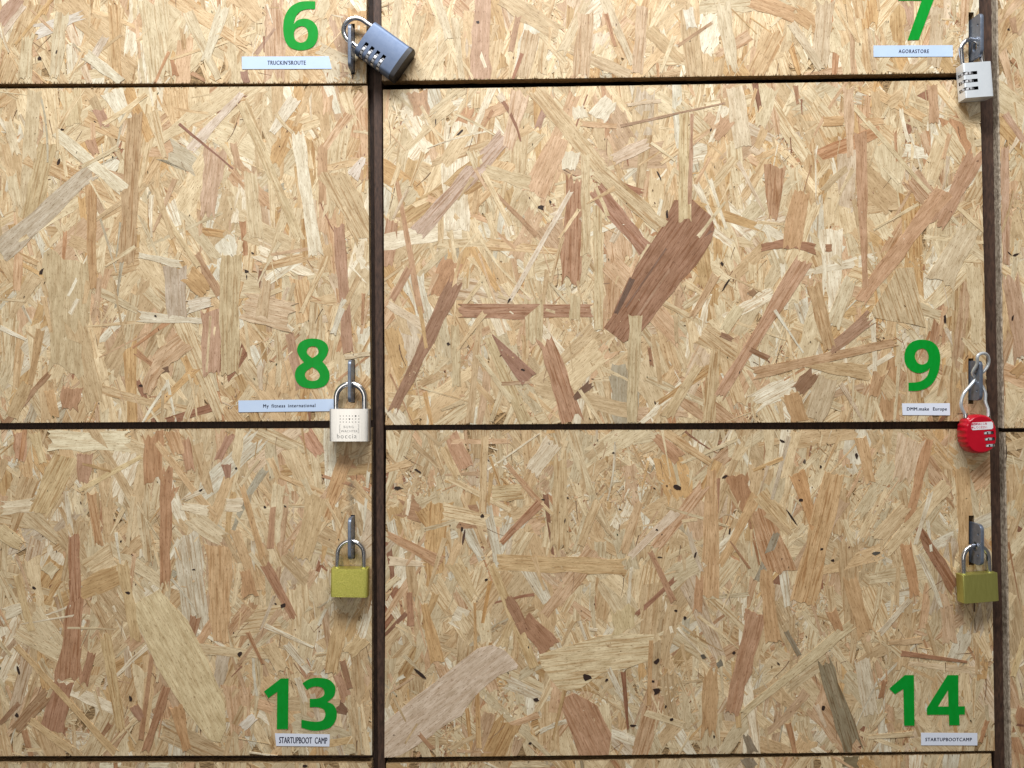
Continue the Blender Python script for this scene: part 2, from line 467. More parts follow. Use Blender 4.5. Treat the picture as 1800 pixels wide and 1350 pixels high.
    for _ in range(int(A / 6500 * density)):
        x = r.uniform(x0, x1); y = r.uniform(y0, y1); L = r.uniform(8, 42); a = ang(); w = r.uniform(0.8, 1.8)
        dx, dy = math.cos(a) * L / 2, math.sin(a) * L / 2
        c = r.choice(((0.16, 0.09, 0.05), (0.24, 0.145, 0.085), (0.33, 0.21, 0.13), (0.30, 0.17, 0.10)))
        push(strand_poly(x - dx, y - dy, x + dx, y + dy, w, w * 0.4, r, r.uniform(-.06, .06) * L), r.uniform(.5, .72) * 0.001, (0, 0), (*c, 0.2))
    for (sx, sy, sr, k) in spots:
        for _ in range(int(sr * sr * 0.010 * k)):
            q = abs(r.gauss(0, 0.55)) * sr; t = r.uniform(0, 6.283)
            x = sx + q * math.cos(t); y = sy + q * math.sin(t); L = r.uniform(4, 10); a = ang() + r.gauss(0, .6); w = r.uniform(1.3, 3.5)
            dx, dy = math.cos(a) * L / 2, math.sin(a) * L / 2
            push(strand_poly(x - dx, y - dy, x + dx, y + dy, w, w * 0.6, r, 0), r.uniform(.45, .66) * 0.001, (r.uniform(-.16, .16), r.uniform(-.16, .16)), pick())
    n_rand = len(items)
    # ---- strands drawn from the photograph
    nt_ = max(1, len(traced))
    for i, t in enumerate(traced):
        h = (0.74 + 0.22 * i / nt_) * 0.001
        if t[0] == 'poly':
            _, pts, angd, col, gr = t[:5]
            p = outline_poly(pts, math.radians(angd), r)
        else:
            x0_, y0_, x1_, y1_, w0, w1, col, gr = t[:8]
            cv = t[8] if len(t) > 8 else 0
            p = strand_poly(x0_, y0_, x1_, y1_, w0, w1, r, cv)
        c = [min(0.86, v / expose) for v in lin(col)]
        if c[1] < 0.34:
            c = [0.84 * v + 0.16 * t_ for v, t_ in zip(c, (0.60, 0.42, 0.25))]
        lum = 0.35 * c[0] + 0.5 * c[1] + 0.15 * c[2]
        c = [v + (lum * (1.14, 0.98, 0.76)[k] - v) * 0.22 for k, v in enumerate(c)]
        push(p, h, (r.uniform(-0.0012, 0.0012), r.uniform(-0.0012, 0.0012)), (*c, gr))
    # dark bark specks
    sp = Strands()
    def speck(x, y, L, w, a, cc=(0.035, 0.018, 0.013)):
        pts = []
        m = 8
        for k in range(m):
            t = 2 * math.pi * (k + r.uniform(-.3, .3)) / m
            rr = 1 + r.uniform(-0.38, 0.30)
            u, v = math.cos(t) * L * rr, math.sin(t) * w * rr
            pts.append((x + u * math.cos(a) - v * math.sin(a), y + u * math.sin(a) + v * math.cos(a), u, v))
        pts = clip_quad(pts, quad)
        if len(pts) < 3 or any(a_ < x < c_ and b_ < y < d_ for a_, b_, c_, d_ in flats): return
        wp = [W(p[0], p[1]) for p in pts]
        sp.add([(q.x, q.z) for q in wp], [(p[2], p[3]) for p in pts], 0.00097, (0, 0), (*cc, 0.0))
    for s_ in specks: speck(*s_)
    for _ in range(int(A / 13000)):
        speck(r.uniform(x0, x1), r.uniform(y0, y1), r.uniform(0.8, 2.8), r.uniform(0.5, 1.1), ang(), (0.06 * r.uniform(.5, 2), 0.032 * r.uniform(.5, 2), 0.02))
    # ---- the largest strands are parts, the rest one mass
    order = sorted(range(len(items)), key=lambda i: -items[i][4] * (1.6 if i >= n_rand else 1.0) * (0.3 + items[i][1] * 1500))
    single = set(order[:n_parts])
    rest = Strands()
    for i, (p, h, tilt, col, ar) in enumerate(items):
        wp = [W(q[0], q[1]) for q in p]
        tgt = Strands() if i in single else rest
        tgt.add([(q.x, q.z) for q in wp], [(q[2], q[3]) for q in p], h, tilt, col)
        if i in single: link("strand", tgt.mesh("strand"), None, door)
    link("strand_chips", rest.mesh("strand_chips"), None, door, kind="stuff")
    link("bark_specks", sp.mesh("bark_specks"), None, door, kind="stuff")
    bm = bmesh.new()      # torn fibres along the sawn front edges
    for a, b, sg, dens in ((F[3], F[2], 1, 0.0008 if fray else 0.0016), (F[0], F[1], -1, 0.004)):
        L = (b - a).length
        for _ in range(int(L / dens)):
            t = r.random(); p = a.lerp(b, t)
            hgt = sg * r.uniform(0.0006, 0.0032 if fray else 0.0022) * r.choice((0.5, 1)); wd = r.uniform(0.0002, 0.0007); lean = r.uniform(-0.001, 0.001)
            y = r.uniform(-0.0012, 0.0006)
            vs = [bm.verts.new((p.x - wd, y, p.z - sg * r.uniform(0.0002, 0.0008))), bm.verts.new((p.x + wd, y, p.z - sg * 0.0004)), bm.verts.new((p.x + lean, y - 0.0006, p.z + hgt)), bm.verts.new((p.x + lean * 0.2, y + 0.0008, p.z + hgt * 0.2))]
            for f in ((0, 1, 2), (0, 3, 1), (1, 3, 2), (2, 3, 0)): bm.faces.new([vs[k] for k in f])
    link("torn_fibres", mesh_from_bm("torn_fibres", bm), M_fray, door, kind="stuff")
    return door

Wh = (229, 216, 190); Li = (217, 195, 156); Ta = (206, 172, 127); La = (208, 182, 162)
D8 = [
 (62,158,44,385,27,24,Li,.3), (84,250,55,385,30,38,(208,182,136),.8), (124,155,130,222,36,30,(225,202,158),.6),
 (195,158,222,212,40,20,(234,224,200),.2), (172,190,186,224,22,14,(190,140,115),.2), (158,245,170,272,20,14,(196,146,112),.2),
 (118,445,118,658,82,58,(211,187,144),.35), (135,560,172,725,40,34,(214,184,138),.5),
 (97,232,219,335,17,22,(233,221,192),.3), (165,297,0,445,28,40,(204,188,165),.4), (160,325,163,510,20,13,(204,158,104),.8),
 (238,195,222,465,24,30,(200,165,122),1.0), (315,218,410,297,5,2.5,(146,86,68),.1), (380,255,362,385,40,26,(212,176,146),.5),
 (427,163,333,265,12,18,(224,204,186),.2), (438,300,452,420,24,28,(222,200,160),.4), (424,176,528,424,20,16,(218,194,150),.8),
 (567,252,567,360,18,13,(204,158,114),.4), (585,300,650,425,50,40,(214,186,142),.9), (523,228,556,452,21,23,(236,224,198),.3),
 (640,276,618,312,8,26,(226,210,196),.4), (520,170,478,235,24,14,(230,218,196),.3), (595,395,613,622,18,20,(188,138,110),.5),
 (72,578,53,678,16,8,(200,158,104),.4), (88,655,8,747,9,11,(182,136,98),.8), (307,467,312,560,38,36,(202,182,160),.5),
 (240,556,368,565,19,8,(228,216,192),.2), (243,448,322,466,10,14,(228,216,190),.2), (128,678,122,722,38,28,(194,140,100),.4),
 (86,685,98,735,16,14,(216,172,118),.3), (330,480,365,515,34,30,(206,162,104),.3), (345,445,388,522,12,14,(190,144,104),.6),
 (372,545,370,660,36,30,(206,162,132),.4), (327,540,375,530,26,16,(230,218,198),.4), (406,445,403,660,36,30,(210,186,142),.8),
 (424,537,520,558,44,50,(222,192,156),.6), (328,600,258,695,40,18,(218,180,140),.8,14), (282,652,297,648,9,10,(110,66,44),.2),
 (608,525,585,588,12,10,(216,206,184),.2), (508,585,530,685,16,18,(192,146,116),.5), (606,627,651,622,9,8,(222,202,168),.5),
 (410,250,420,300,12,10,(200,158,120),.5), (470,490,460,560,14,22,(212,182,142),.6), (560,470,552,600,26,20,(212,186,144),.9),
 (12,205,30,275,14,16,(228,208,172),.3), (20,300,32,370,22,14,(226,206,168),.4), (0,575,48,598,9,4,(232,220,196),.1),
 (275,330,305,420,12,8,(216,186,140),.5), (278,360,350,470,7,10,(222,196,150),.3), (48,672,20,735,20,26,(208,176,128),.5),
]
D9 = [
 (735,158,742,205,36,30,(208,158,118),.2), (690,385,678,470,24,26,(200,150,116),.8), (850,300,935,322,22,24,(216,192,150),.3),
 (985,240,940,345,32,44,(220,178,138),.5), (1005,265,1000,300,28,22,Wh,.1), (1015,185,1022,210,20,24,Wh,.1),
 (915,158,893,265,32,18,(224,190,158),.8), (890,238,732,411,32,26,(206,176,156),1.0), (940,155,1060,300,32,24,(218,190,146),.7),
 (960,188,943,228,12,10,(176,130,110),.2), (846,314,944,415,5,9,(190,144,104),.3), (697,312,740,552,7,12,(204,154,114),.5),
 (1012,305,1002,506,34,36,(190,136,102),1.0), (1005,335,895,530,9,7,(230,212,190),.4), (720,470,688,530,14,12,(194,144,110),.6),
 (680,533,752,578,14,18,(230,208,178),.2), (805,547,1043,547,27,26,(184,130,100),1.0), (803,492,688,728,27,18,(162,112,84),.6),
 (937,518,937,606,34,30,(216,194,152),.6), (1010,515,1010,566,20,18,(216,194,152),.4), (842,445,888,585,4,3,(224,188,146),0),
 (826,745,843,565,14,10,(212,180,136),.6), (800,570,803,680,14,16,(214,192,150),.6), (862,590,930,668,8,32,(164,110,90),.1),
 (858,592,925,745,16,22,(214,190,144),.8), (838,622,900,705,8,10,(224,204,164),.3), (957,590,1008,748,28,40,(194,140,106),1.0),
 (1008,702,1040,672,9,15,(106,62,46),.2), (1048,210,1075,175,32,26,(230,218,194),.1), (1020,218,1085,222,9,9,(214,172,128),.3),
 (1075,282,1140,250,22,18,(222,196,170),.5), (1290,152,1306,260,32,28,(226,206,174),.3), (1255,248,1280,208,10,30,(204,156,116),.4),
 (1045,330,1135,440,28,26,(180,124,98),.9), (1050,300,1165,400,30,24,(214,188,146),1.0),
 ('poly',[(1169,390),(1185,352),(1217,351),(1249,379),(1256,402),(1250,424),(1224,466),(1199,491),(1169,530),(1142,566),(1122,590),(1096,602),(1061,576),(1076,555),(1088,524),(1104,491),(1121,463),(1132,446)],-55,(160,104,74),1.0), (1112,490,1082,552,9,7,(92,54,48),.3), (1252,404,1204,470,6,9,(122,78,66),.5), (1238,385,1112,568,5,4,(176,130,104),.4), (1200,395,1100,540,4,3,(124,80,66),.3),
 (1047,328,1073,390,6,8,(220,196,150),.2), (1202,195,1204,391,18,22,(218,194,148),.9), (1216,200,1212,360,6,8,(192,146,116),.6),
 (1275,353,1227,417,4,7,(222,202,164),.1), (1090,222,1275,181,5,3,(172,132,102),.2), (1028,270,1030,450,14,18,(218,194,152),.7),
 (1050,360,1053,582,16,16,(216,192,148),.9), (1362,290,1358,386,36,14,(194,144,104),1.0), (1337,437,1434,439,14,17,(172,112,78),.3,-9),
 (1450,436,1462,436,13,11,(176,118,82),.4), (1408,335,1390,440,26,34,(212,166,118),.4), (1398,150,1402,184,9,4,(176,120,84),.2),
 (1446,213,1484,214,17,16,(214,170,116),.5), (1520,214,1555,214,12,12,(214,172,122),.5), (1490,150,1494,278,20,12,(218,182,146),.4),
 (1512,232,1520,505,22,10,(200,150,112),.5), (1600,310,1632,350,34,34,(204,164,128),.9), (1480,165,1634,340,9,7,(222,200,158),.3),
 (1638,148,1642,218,18,16,(202,156,116),.3), (1722,262,1645,400,34,22,(200,150,116),.5), (1705,395,1650,500,34,50,(224,202,166),.3),
 (1415,455,1262,700,30,18,(206,156,122),.7), (1660,335,1510,530,34,20,(212,164,124),.4), (1258,610,1245,745,16,22,(214,184,138),1.0),
 (1118,553,1110,745,24,16,(212,190,148),.6), (1140,608,1146,645,5,7,(166,108,70),.2), (1300,537,1272,583,20,20,(220,200,158),.1),
 (1266,587,1288,598,9,8,(160,112,84),1.0), (1318,614,1352,630,8,10,(164,116,84),1.0), (1318,520,1328,510,14,10,(160,116,78),.2),
 (1230,640,1170,735,14,24,(218,190,144),.5), (1495,488,1462,575,20,30,(226,208,172),.6),
 ('poly',[(1532,545),(1560,500),(1575,472),(1605,470),(1627,576),(1592,568),(1536,558)],72,(216,190,148),1.0),
 (1532,556,1455,617,24,18,(180,134,106),.5), (1656,525,1642,605,26,14,(194,144,106),.8), (1405,640,1528,655,10,30,(210,176,128),.5),
 (1320,658,1578,600,22,12,(204,160,116),.5), (1400,690,1432,652,26,22,(146,98,66),.5), (1555,620,1562,741,44,42,(204,154,102),.4),
 (1455,660,1430,740,40,34,(210,186,150),.3), (1695,470,1690,742,34,42,(204,170,122),.9), (1430,500,1460,615,26,20,(206,168,120),.9),
 (1390,690,1405,742,26,30,(202,154,98),.4), (1260,480,1215,560,16,10,(214,176,134),.7), (1545,655,1535,700,20,16,(200,152,104),.4),
]
D13 = [
 (36,757,36,812,24,20,(196,146,112),.8), (60,757,76,815,20,12,(212,188,142),.5), (118,800,65,905,42,36,(206,178,130),.9),
 (83,775,231,775,36,34,(226,212,178),.4), (0,892,62,888,24,24,(222,206,176),.4), (150,795,148,852,34,16,(186,140,110),.4),
 (293,815,290,1035,22,18,(184,130,88),.7), (268,757,272,852,36,34,(188,134,88),.7), (160,865,175,960,18,14,(198,154,108),.9),
 (130,938,133,1062,20,22,(178,124,90),1.0), (112,1195,92,1290,34,44,(172,118,88),.7), (133,1052,120,1205,24,50,(178,124,88),1.0),
 (162,1145,148,1205,14,16,(164,110,76),.7), (250,802,140,862,8,8,(214,188,138),.3), (275,777,345,868,10,12,(212,176,130),.6),
 (322,768,335,832,22,14,(194,144,110),.9), (345,868,380,908,14,10,(210,176,130),.6), (300,757,316,800,26,20,(206,164,120),.8),
 (407,762,382,812,14,12,(178,128,104),.4), (398,815,402,842,18,8,(162,112,92),.2), (535,757,563,802,28,20,(200,150,120),.9),
 (610,800,570,910,28,18,(204,160,110),1.0), (566,836,650,862,5,5,(184,128,90),.3), (335,905,398,950,34,28,(214,194,158),.4),
 (396,886,428,886,22,24,(222,206,178),.4), (320,890,368,898,14,18,(224,208,178),.3), (385,955,388,1130,46,30,(208,168,120),.7),
 (425,850,464,985,10,10,(204,164,114),.5), (412,930,452,1040,18,14,(206,170,124),.5), (560,870,530,985,42,30,(204,174,128),.4),
 (480,890,476,965,10,12,(186,136,100),.5), (465,990,518,1088,18,14,(172,118,84),.7), (450,1055,405,1240,24,18,(184,138,94),.5),
 (345,1082,335,1128,18,12,(168,118,84),1.0), (185,1110,215,1290,22,14,(204,174,124),1.0), (52,1265,130,1320,12,16,(208,176,128),.4),
 (88,1215,22,1288,22,20,(168,128,90),1.0), (27,1133,205,1325,9,13,(204,170,120),.4), (35,1235,0,1272,9,8,(150,104,70),.6),
 (295,1205,255,1322,16,12,(172,118,80),.7), (268,1150,248,1300,7,9,(178,128,88),.6),
 ('poly',[(227,1070),(255,1050),(280,1036),(330,1090),(365,1160),(395,1230),(398,1280),(388,1304),(367,1299),(320,1240),(275,1170),(250,1110)],62,(216,195,150),.35),
 (505,1100,545,1190,20,18,(184,134,100),.5), (602,1075,582,1185,26,22,(204,170,120),.7), (602,1160,616,1210,10,10,(148,98,66),.3),
 (592,1240,612,1252,26,10,(118,74,52),.3), (425,1280,448,1258,14,16,(214,204,190),.1), (455,1108,456,1200,12,14,(210,184,138),.3),
 (470,1130,500,1180,30,22,(210,182,138),.3), (612,1150,640,1120,20,24,(206,176,128),.3), (8,1080,48,1062,22,16,(214,200,172),.3),
 (82,1010,98,992,24,22,(210,192,156),.2), (560,1310,651,1295,10,16,(206,172,120),.4), (590,1180,612,1230,16,22,(184,136,106),.4),
 (30,1010,55,1110,16,12,(206,178,130),.4), (235,1240,250,1265,18,12,(168,118,92),.3), (310,1240,330,1320,26,14,(196,146,92),.6),
 (0,930,40,960,30,20,(208,184,140),.4), (215,985,240,1130,20,16,(206,176,126),.5), (430,1000,440,1050,18,26,(196,150,104),.4),
]
D14 = [
 (790,762,820,825,24,30,(194,144,110),.4), (775,782,808,845,16,14,(206,176,130),.6), (852,765,848,905,12,14,(204,174,130),1.0),
 (985,790,983,972,18,32,(200,172,128),1.0), (975,775,932,832,34,26,(212,196,170),.5), (862,868,920,862,30,26,(204,180,136),1.0),
 (890,815,950,885,8,10,(190,144,104),.5), (950,885,972,905,9,5,(212,182,136),.3), (680,938,778,990,12,26,(194,150,110),.7),
 (683,985,750,992,18,5,(218,196,166),.2), (795,985,835,1055,28,16,(206,178,132),.5), (950,883,880,955,16,10,(178,124,90),1.0),
 (872,988,1100,997,26,28,(204,170,120),.6), (1040,1003,1100,1000,8,10,(186,132,90),.3), (863,993,940,1174,14,18,(204,174,124),.6),
 (862,1020,848,1095,7,6,(198,148,82),.4), (892,1048,925,1112,14,24,(158,108,76),.7), (920,1085,968,1142,30,40,(168,114,80),.4),
 ('poly',[(948,1150),(990,1137),(1050,1118),(1090,1112),(1150,1115),(1142,1160),(1100,1175),(1060,1182),(1020,1210),(985,1215),(952,1172)],-6,(217,196,155),.9),
 ('poly',[(980,1230),(1010,1218),(1050,1240),(1075,1290),(1070,1326),(1018,1329),(1005,1290)],65,(188,138,104),.7),
 ('poly',[(675,1270),(725,1228),(780,1187),(840,1139),(865,1133),(888,1143),(911,1169),(909,1175),(877,1187),(844,1214),(819,1244),(812,1258),(799,1264),(769,1283),(739,1306),(704,1327),(674,1334)],-38,(207,185,164),.3),
 (834,1058,842,1315,5,9,(204,164,110),.9), (735,1288,762,1318,8,7,(172,122,84),.3), (900,1090,880,1140,12,20,(204,176,130),.5),
 (1240,850,1150,965,20,18,(206,166,130),1.0), (1190,898,1105,980,16,12,(214,192,168),.3), (1252,822,1245,1052,18,34,(204,164,118),.7),
 (1262,840,1260,902,8,6,(166,112,80),.4), (1150,765,1195,808,16,30,(190,140,102),.5), (1165,758,1250,814,16,12,(204,170,124),1.0),
 (1142,968,1185,1058,8,12,(178,128,94),.4), (1335,890,1375,1010,36,52,(194,150,110),1.0), (1366,935,1330,1022,12,12,(152,144,126),.6),
 (1330,870,1265,995,20,12,(204,164,114),.6), (1335,866,1392,935,28,26,(204,174,128),.9), (1282,950,1318,1000,3,5,(158,108,70),.3),
 (1400,830,1432,930,30,16,(200,150,96),.4), (1465,830,1410,1062,32,46,(204,164,114),1.0), (1602,765,1582,850,46,30,(210,182,150),.5),
 (1632,770,1595,920,20,12,(194,140,94),.5), (1595,890,1540,950,24,26,(208,180,138),.5), (1590,950,1608,1050,22,16,(194,140,90),.4),
 (1612,925,1682,1040,14,24,(152,98,66),1.0), (1668,848,1558,970,26,18,(212,186,144),.4), (1330,1075,1285,1255,38,24,(184,134,100),.6),
 (1092,1065,1100,1112,38,44,(206,184,138),.3), (1144,1125,1141,1240,8,7,(190,144,90),.6), (1446,1155,1500,1324,26,36,(132,122,96),1.0), (1452,1165,1496,1300,6,9,(150,138,112),.6),
 (1381,1108,1405,1152,8,9,(134,124,104),.4), (1500,1095,1300,1258,19,12,(206,186,146),.4), (1583,1148,1700,1163,10,3,(162,104,70),.4),
 (1595,1166,1728,1180,8,12,(212,186,150),.4), (1600,1052,1545,1115,9,12,(206,190,164),.3), (1555,1195,1548,1228,7,9,(160,104,62),.3),
 (1230,1010,1226,1080,12,16,(190,140,96),.5), (1512,768,1530,850,22,16,(204,164,116),.5), (1490,1010,1525,1120,24,30,(200,160,112),.4),
 (1690,820,1700,1000,26,24,(202,164,114),.6), (1250,1170,1245,1300,24,30,(196,156,108),.5), (1345,1000,1360,1130,20,26,(196,154,106),.5),
 (1050,880,1020,960,16,12,(204,174,130),.6), (1125,880,1095,975,14,18,(206,172,130),.7), (1385,1270,1398,1328,10,8,(178,124,78),.5),
 (745,1060,770,1165,12,24,(202,160,104),.6), (1460,1070,1475,1110,20,14,(188,138,90),.5), (1560,1130,1620,1125,8,12,(200,166,124),.4),
 (1310,1290,1325,1325,8,20,(128,116,98),.3), (720,1040,722,1100,10,12,(172,118,84),.4),
]
D6 = [
 (200,0,206,147,20,16,(226,186,132),1.0), (265,-10,285,145,52,40,(236,216,176),.8), (60,58,150,25,26,14,(234,224,212),.2),
 (35,-4,0,45,22,32,(206,164,144),.5), (44,10,0,66,9,11,(228,204,180),.3), (188,62,155,118,14,16,(226,206,184),.3),
 (303,105,309,135,6,12,(196,130,80),.3), (480,-8,485,146,38,38,(226,186,150),1.0), (485,48,448,98,5,8,(192,150,126),.3),
 (600,20,620,142,50,34,(214,174,140),.4), (558,85,620,108,22,16,(228,208,174),.3), (578,105,588,146,34,20,(228,212,182),.3),
 (428,124,434,147,14,12,(168,114,96),.3), (330,20,385,140,20,12,(232,212,174),.6), (395,10,360,110,22,14,(234,220,190),.3),
 (110,20,96,140,24,20,(232,214,178),.6), (50,60,44,146,20,24,(230,210,170),.6), (150,95,215,146,22,14,(238,226,198),.2),
]
D7 = [
 (848,-8,844,142,26,36,(212,166,136),.4), (880,-4,985,62,28,32,(222,192,146),.5), (1000,85,1112,137,18,20,(222,192,150),.4),
 (1035,-6,985,97,16,16,(230,206,166),.6), (1030,20,1022,137,28,28,(224,190,150),1.0), (935,55,918,140,28,22,(226,196,156),1.0),
 (1060,-6,1112,115,18,10,(228,206,170),.4), (912,28,898,92,10,10,(196,146,110),.3), (1140,52,1200,110,28,16,(220,186,136),.5),
 (1268,-6,1290,132,28,18,(232,212,176),.4), (1190,82,1252,40,5,6,(194,148,104),.3), (1208,15,1216,52,18,20,(236,226,206),.1),
 (1316,-2,1398,28,30,26,(220,170,116),.5), (1392,18,1458,62,26,28,(222,176,122),.5), (1595,2,1602,45,20,8,(214,168,140),.4),
 (740,20,715,130,18,22,(224,196,150),.6), (800,30,812,140,14,10,(230,208,170),.5), (1130,10,1120,130,22,18,(226,192,154),.9),
 (1450,-4,1440,120,34,24,(228,202,166),.5), (1510,10,1530,128,30,26,(226,196,156),.7), (1650,10,1640,120,30,24,(226,200,164),.4),
 (1390,40,1445,125,16,12,(228,206,172),.4), (700,-5,690,110,14,16,(228,206,168),.5), (768,-2,790,70,16,14,(232,214,180),.3),
]
q = math.radians
doors = {}
doors[6] = build_door("pale wood strand locker door with green number 6 at the top left", [(-90,-90), (644.5,-90), (644,146.5), (-90,147.5)], D6, (617,42,624,131),
    [(620,130,.8,13,0),(100,92,2,4,.3),(70,103,4,3,0.8)], seed=6, flats=[(496,0,562,90),(424,98,585,123)], fray=True, expose=1.22, n_parts=150)
doors[7] = build_door("pale wood strand locker door with the cut off green number 7 at top", [(670.5,-90), (1719,-90), (1721.5,128), (671.5,142.5)], D7, (1702,22,1711,113),
    [(840,40,3,3,0),(1640,28,4,3,.6)], seed=7, flats=[(1576,-20,1645,72),(1534,78,1677,102)], fray=True, expose=1.22, n_parts=200)
doors[8] = build_door("wood strand locker door with green number 8, left of the middle post", [(-90,157), (646,151), (652,739), (-90,744)], D8, (616.5,632,624,708),
    [(434,477,4,3,.2),(434,487,1,4,0),(74,478,6,3,2.0),(444,445,3,2,.5),(274,556,2.5,2,0),(248,678,4,2,.1),(110,228,3,2,0),(104,285,3,6,.2)], seed=8, flats=[(516,592,582,686),(417,700,594,726)], expose=1.05, n_parts=270)
doors[9] = build_door("wood strand locker door with green number 9 and a big dark brown strand", [(673.5,158), (1722,140.5), (1735,740), (677,747)], D9, (1701.5,630,1710.5,710),
    [(808,234,8,2.5,-.8),(951,365,6,4,.2),(967,355,4,2,1.2),(1158,308,9,1.5,1.2),(1660,560,8,2.6,1.5),(1269,464,4,3,1.4),(766,214,1,5,0),(1172,376,8,2,1.5),(1249,229,4,1.3,1.9),(788,605,3,3,0),(919,650,4,2.5,.2),(1151,708,3,1.5,1.4),(895,528,5,1.6,-.9),(1276,500,12,2,-1.0)], seed=9, flats=[(1587,595,1655,689),(1583,706,1672,732)], expose=1.05, n_parts=290)
doors[13] = build_door("wood strand locker door with green number 13 and a lime brass padlock", [(-90,756), (653,752.5), (654,1327), (-90,1329)], D13, (616.5,905,624,982),
    [(225,1042,4,3,.3),(498,1064,5,4,-.3),(485,1061,3,1.4,.6),(422,1149,3.5,4.5,.2),(60,1033,4,2.4,.7),(31,1257,4,4,0),(33,1178,7,2,1.3),(415,823,3,2,.5),(230,1228,5,3,1.2),(353,862,4,2,-.8),(466,891,3,2,.3),(502,890,3,1.4,.5),(341,1001,3,1.4,0),(213,951,2,2,0)], seed=13, flats=[(462,1190,594,1286),(482,1287,581,1314)], expose=0.88, n_parts=270)
doors[14] = build_door("wood strand locker door with green number 14 and a long pale lavender strand", [(679,756.5), (1739,754.5), (1748.5,1319.5), (676,1331)], D14, (1702,906,1711.5,993),
    [(1032,1190,7,7,.3),(1155,1162,8,4,-.7),(1155,1214,7,7,.4),(1148,1197,3,2,0),(1180,1264,3,3.4,.2),(1113,1275,5,2.4,0),(1170,1242,1.6,3.4,.2),(1204,1086,3,3,.3),(1188,1073,3,2,.4),(1066,1195,3,3,0),
     (700,858,7.5,3,.05),(848,907,4,3,.7),(735,828,7,2.5,.6),(955,878,3.6,1.5,.1),(1189,857,7,5,.4),(1172,854,1.8,1.8,0),(1150,858,2.5,1.6,.7),(1078,796,2.2,2,.3),(1273,838,6,2.2,-.5),(1282,934,2,6.5,.1),(1222,975,2.4,6.5,.15),(1154,931,2.4,2,.2),(1160,979,4,1.5,.1),(1505,801,3,5,-.2),(1408,879,5,4,.2),(1444,965,3,2.6,0),(1463,985,2.6,3.4,-.2),(1392,910,15,2,.95),(1539,972,7,3,-.2,(.10,.09,.075)),(739,1185,13,3,.75),(943,1230,5,3.4,.3),(932,1306,4,2.5,-.5),(855,1019,3,2,0),(812,930,5,2,1.7),(815,945,2,14,.2,(.10,.05,.035)),(1290,1147,3,2.6,.1),(1236,1154,5,4,.2,(.12,.1,.075)),(1265,1166,7,7,.3,(.22,.19,.14)),(1375,776,5,3,.4),(1414,812,4,3,1.5,(.1,.07,.05)),(1442,820,3,2,1.9),(1368,1166,5,1.6,.8),(1446,1245,3.4,5,.2),(1255,1294,1.6,3,.2),(1090,895,3,1,.5),(998,875,1.6,1.6,0),(993,915,1.5,5,.1),
     (1712,1066,1.4,9,0,(.13,.075,.045)),(1713,1098,0.8,12,-.05,(.16,.095,.06))], seed=14, flats=[(1561,1184,1698,1278),(1617,1286,1720,1312)], expose=0.86, n_parts=290,
     fines=[(1130,850,110,1.3),(1080,790,90,1.2),(1540,850,90,1.2),(740,850,90,1.0),(900,830,70,1.0),(1430,790,60,1.0),(1180,1210,80,1.2),(1650,940,50,1.0),(1530,930,60,1.0),(1400,1230,60,.9)])
doors['ru'] = build_door("narrow strip of wood strand door at the right edge, above the other strip", [(1750.5,-90), (1890,-90), (1890,751), (1764,752.5)],
    [(1765,200,1800,250,14,10,(206,166,138),.8),(1765,255,1768,470,14,12,(206,166,136),.8),(1790,420,1775,520,12,8,(224,206,170),.4),(1775,480,1800,640,26,30,(206,166,134),.5),(1780,660,1800,640,20,16,(206,158,100),.4),(1778,30,1784,60,12,8,(190,146,110),.3)], None,
    [(1784,448,6,2.6,-.3),(1774,446,5,1.2,.7),(1779,560,2.4,6,.3),(1772,52,3,2,0)], seed=31, edge_mat=M_edge_grey, expose=1.05, n_parts=60)
doors['rl'] = build_door("narrow strip of wood strand door at the right edge, below the other strip", [(1766,760), (1890,760), (1890,1440), (1778,1440)],
    [(1790,1290,1800,1240,26,20,(176,120,80),.6),(1786,900,1800,850,16,14,(206,176,128),.5),(1780,1190,1800,1120,10,8,(216,190,140),.4),(1785,1273,1800,1275,4,4,(120,60,40),.2)], None,
    [(1768,795,1,14,0)], seed=32, edge_mat=M_edge_grey, expose=0.86, n_parts=60)
doors['bl'] = build_door("sliver of a wood strand door along the bottom, left of the middle post", [(-90,1340), (653,1341), (654,1440), (-90,1440)],
    [(175,1345,215,1342,14,10,Wh,.3),(258,1342,300,1344,12,10,Wh,.3)], None, [(536,1346,6,3,.2)], seed=33, expose=0.86, n_parts=60)
doors['br'] = build_door("sliver of a wood strand door along the bottom, between the two posts", [(679,1342.5), (1742,1325), (1746,1440), (679,1440)],
    [(1310,1328,1324,1350,20,22,(134,122,104),.3),(1480,1338,1510,1338,18,18,(118,106,74),.4)], None, [], seed=34, expose=0.86, n_parts=80)

